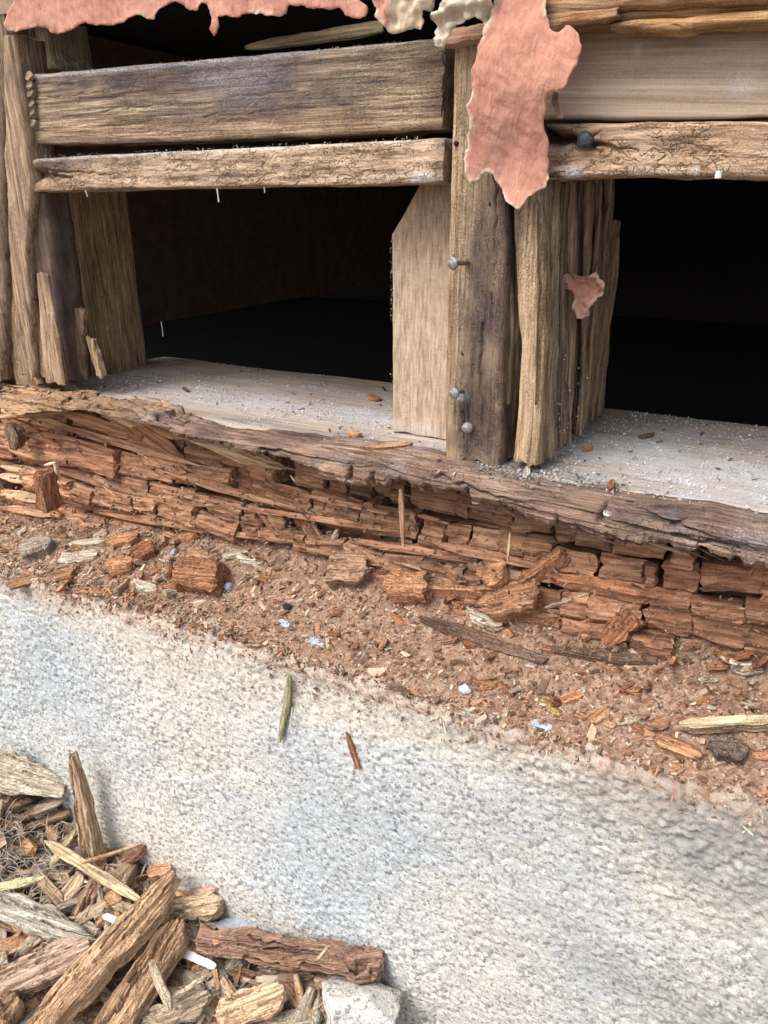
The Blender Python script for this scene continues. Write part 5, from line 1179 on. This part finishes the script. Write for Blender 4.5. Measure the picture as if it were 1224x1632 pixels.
# filler chips in the heap
def heap_ok(x, y, r):
    b = np.interp(x, [0, 110, 180, 290, 350, 430, 520, 600, 640], [1215, 1300, 1360, 1430, 1470, 1520, 1535, 1580, 1700]); return y > b
protos2 = [stick_mesh('loose_splinter', .022, .022*rs.uniform(.14, .5), .022*rs.uniform(.06, .2), 600+k, nu=9, nf=5, point=((0, .3, .6)[k % 3], (.3, 0, .5)[k % 3]), rag=.14) for k in range(18)]
for k, (x0, y0, x1, y1, wp, lb, tn) in enumerate([(-10, 1520, 60, 1495, 26, 'thin tan flake between the two plank pieces at the left edge', (1.1, 1.05, .95)), (120, 1470, 170, 1440, 22, 'dull tan flake beside the crumbly brown chunk', (.9, .85, .8)),
        (60, 1395, 100, 1440, 20, 'brown thin flake beneath the pointed plank piece', (.8, .7, .62)), (180, 1440, 236, 1462, 20, 'light tan flake behind the longest beam splinter', (1.15, 1.15, 1.0)), (290, 1570, 345, 1545, 18, 'grey-brown flake right of the grooved beam piece', (.8, .78, .75)),
        (380, 1632, 440, 1612, 20, 'small grey flake below the broad tan one', (.85, .9, .95)), (440, 1560, 500, 1556, 16, 'dark thin flake tucked under the rotten timber', (.6, .55, .52)), (150, 1560, 190, 1620, 18, 'bleached flake partly under the longest beam splinter', (1.2, 1.4, 1.5)),
        (300, 1425, 345, 1418, 18, 'pinkish flake above the peach-coloured chunk', (1.05, .95, .95)), (20, 1475, 66, 1490, 14, 'rust-coloured flake under the pointed plank piece', (.85, .65, .5))]):
    put('wood_flake', x0, y0, x1, y1, wp, lb, tn, th=.003, where=onH(.012+.002*(k % 4)), cat='wood flake', fore=1, nu=16, nf=10, rag=.12, N=((-.2, .1, .3)[k % 3], -.5, 1))
crowd('loose_splinter', 260, (-20, 560), (1230, 1660), .9, 2.6, 'loose %s splinter among the larger heap pieces, %s', 'loose chips in the debris heap', onH(.004), 34, accept=heap_ok, up=.9, tints=[C_TN, (1.2, 1.08, .92), (.85, .75, .7), (1.15, 1.15, 1.08), (.85, .84, .85), (1.0, 1.3, 1.55)], pr=protos2, cat='splinter')
N = 6000; X = r.uniform(-.95, -.12, N); Y = FACE_Y-.004-r.beta(1, 1.6, N)*.34; sz = np.clip(np.exp(r.normal(math.log(.0035), .5, N)), .0012, .012)
joined_bits('heap_crumbs', np.stack([X, Y, heap(X, Y)+.004*fbm(X*90, Y*90, 0, 8, 4, .6)+sz*.25], -1), sz, pal(N, 36)*np.array([1, 1.08, 1.15]), 37, M_CRUMB, .4, 'wood crumbs and soil bits covering the debris heap', 'crumbs', elong=1.6, tilt=.8)
N = 2600; X = r.uniform(-.95, -.14, N); Y = FACE_Y-.004-r.beta(1, 1.5, N)*.34; sz = np.clip(np.exp(r.normal(math.log(.0035), .4, N)), .0015, .009)
joined_bits('wood_shreds', np.stack([X, Y, heap(X, Y)+.006+sz*.6], -1), sz, pal(N, 46, [.1, .2, .05, .25, .25, .03, .07, .05])*np.array([1, 1.05, 1.1]), 47, M_CRUMB, .22, 'thin shreds of torn wood littering the debris heap', 'shreds', elong=4.5, tilt=.45)
# matted dry roots at the left
def tubes(name, curves, rad, mat):
    Vs = []; Qs = []; base = 0; n = 4
    for C_ in curves:
        C_ = np.array(C_); m = len(C_); tg = np.gradient(C_, axis=0); tg /= np.linalg.norm(tg, axis=1)[:, None]+1e-9
        s1 = np.cross(tg, [0.13, .2, 1]); s1 /= np.linalg.norm(s1, axis=1)[:, None]+1e-9; s2 = np.cross(tg, s1)
        for k in range(n):
            a = k/n*2*math.pi; Vs.append(C_+(s1*math.cos(a)+s2*math.sin(a))*rad*np.linspace(1, .5, m)[:, None])
        i = base+np.arange(n*m).reshape(n, m)
        for k in range(n):
            A_, B_ = i[k], i[(k+1) % n]; Qs.append(np.stack([A_[:-1], A_[1:], B_[1:], B_[:-1]], -1))
        base += n*m
    return make_mesh(name, np.concatenate(Vs), np.concatenate(Qs), None, True)
r = np.random.RandomState(55); cv = []
for k in range(420):
    px_, py_ = r.uniform(-15, 105), r.uniform(1290, 1425)
    if r.rand() < .3: px_, py_ = r.uniform(-15, 400), r.uniform(1400, 1640)
    if not heap_ok(px_, py_, r): continue
    p = hit(px_, py_, .006); a = r.uniform(0, 6.28); L_ = r.uniform(.012, .045); t = np.linspace(0, 1, 7); b = r.normal(0, 1.6)
    aa = a+b*t; cv.append(np.stack([p[0]+np.cumsum(np.cos(aa))*L_/7, p[1]+np.cumsum(np.sin(aa))*L_/7, p[2]+.004+.012*np.sin(t*3.1)*r.rand()-.002*t], -1))
o = link('matted_roots', tubes('matted_roots', cv, .0006, M_GRASS), M_GRASS); tag(o, 'matted dry grey roots in the left of the debris heap', 'roots', kind='stuff')
print('blocks', nblock, 'tris', sum(len(o.data.polygons)*2 for o in SC.objects if o.type == 'MESH'))
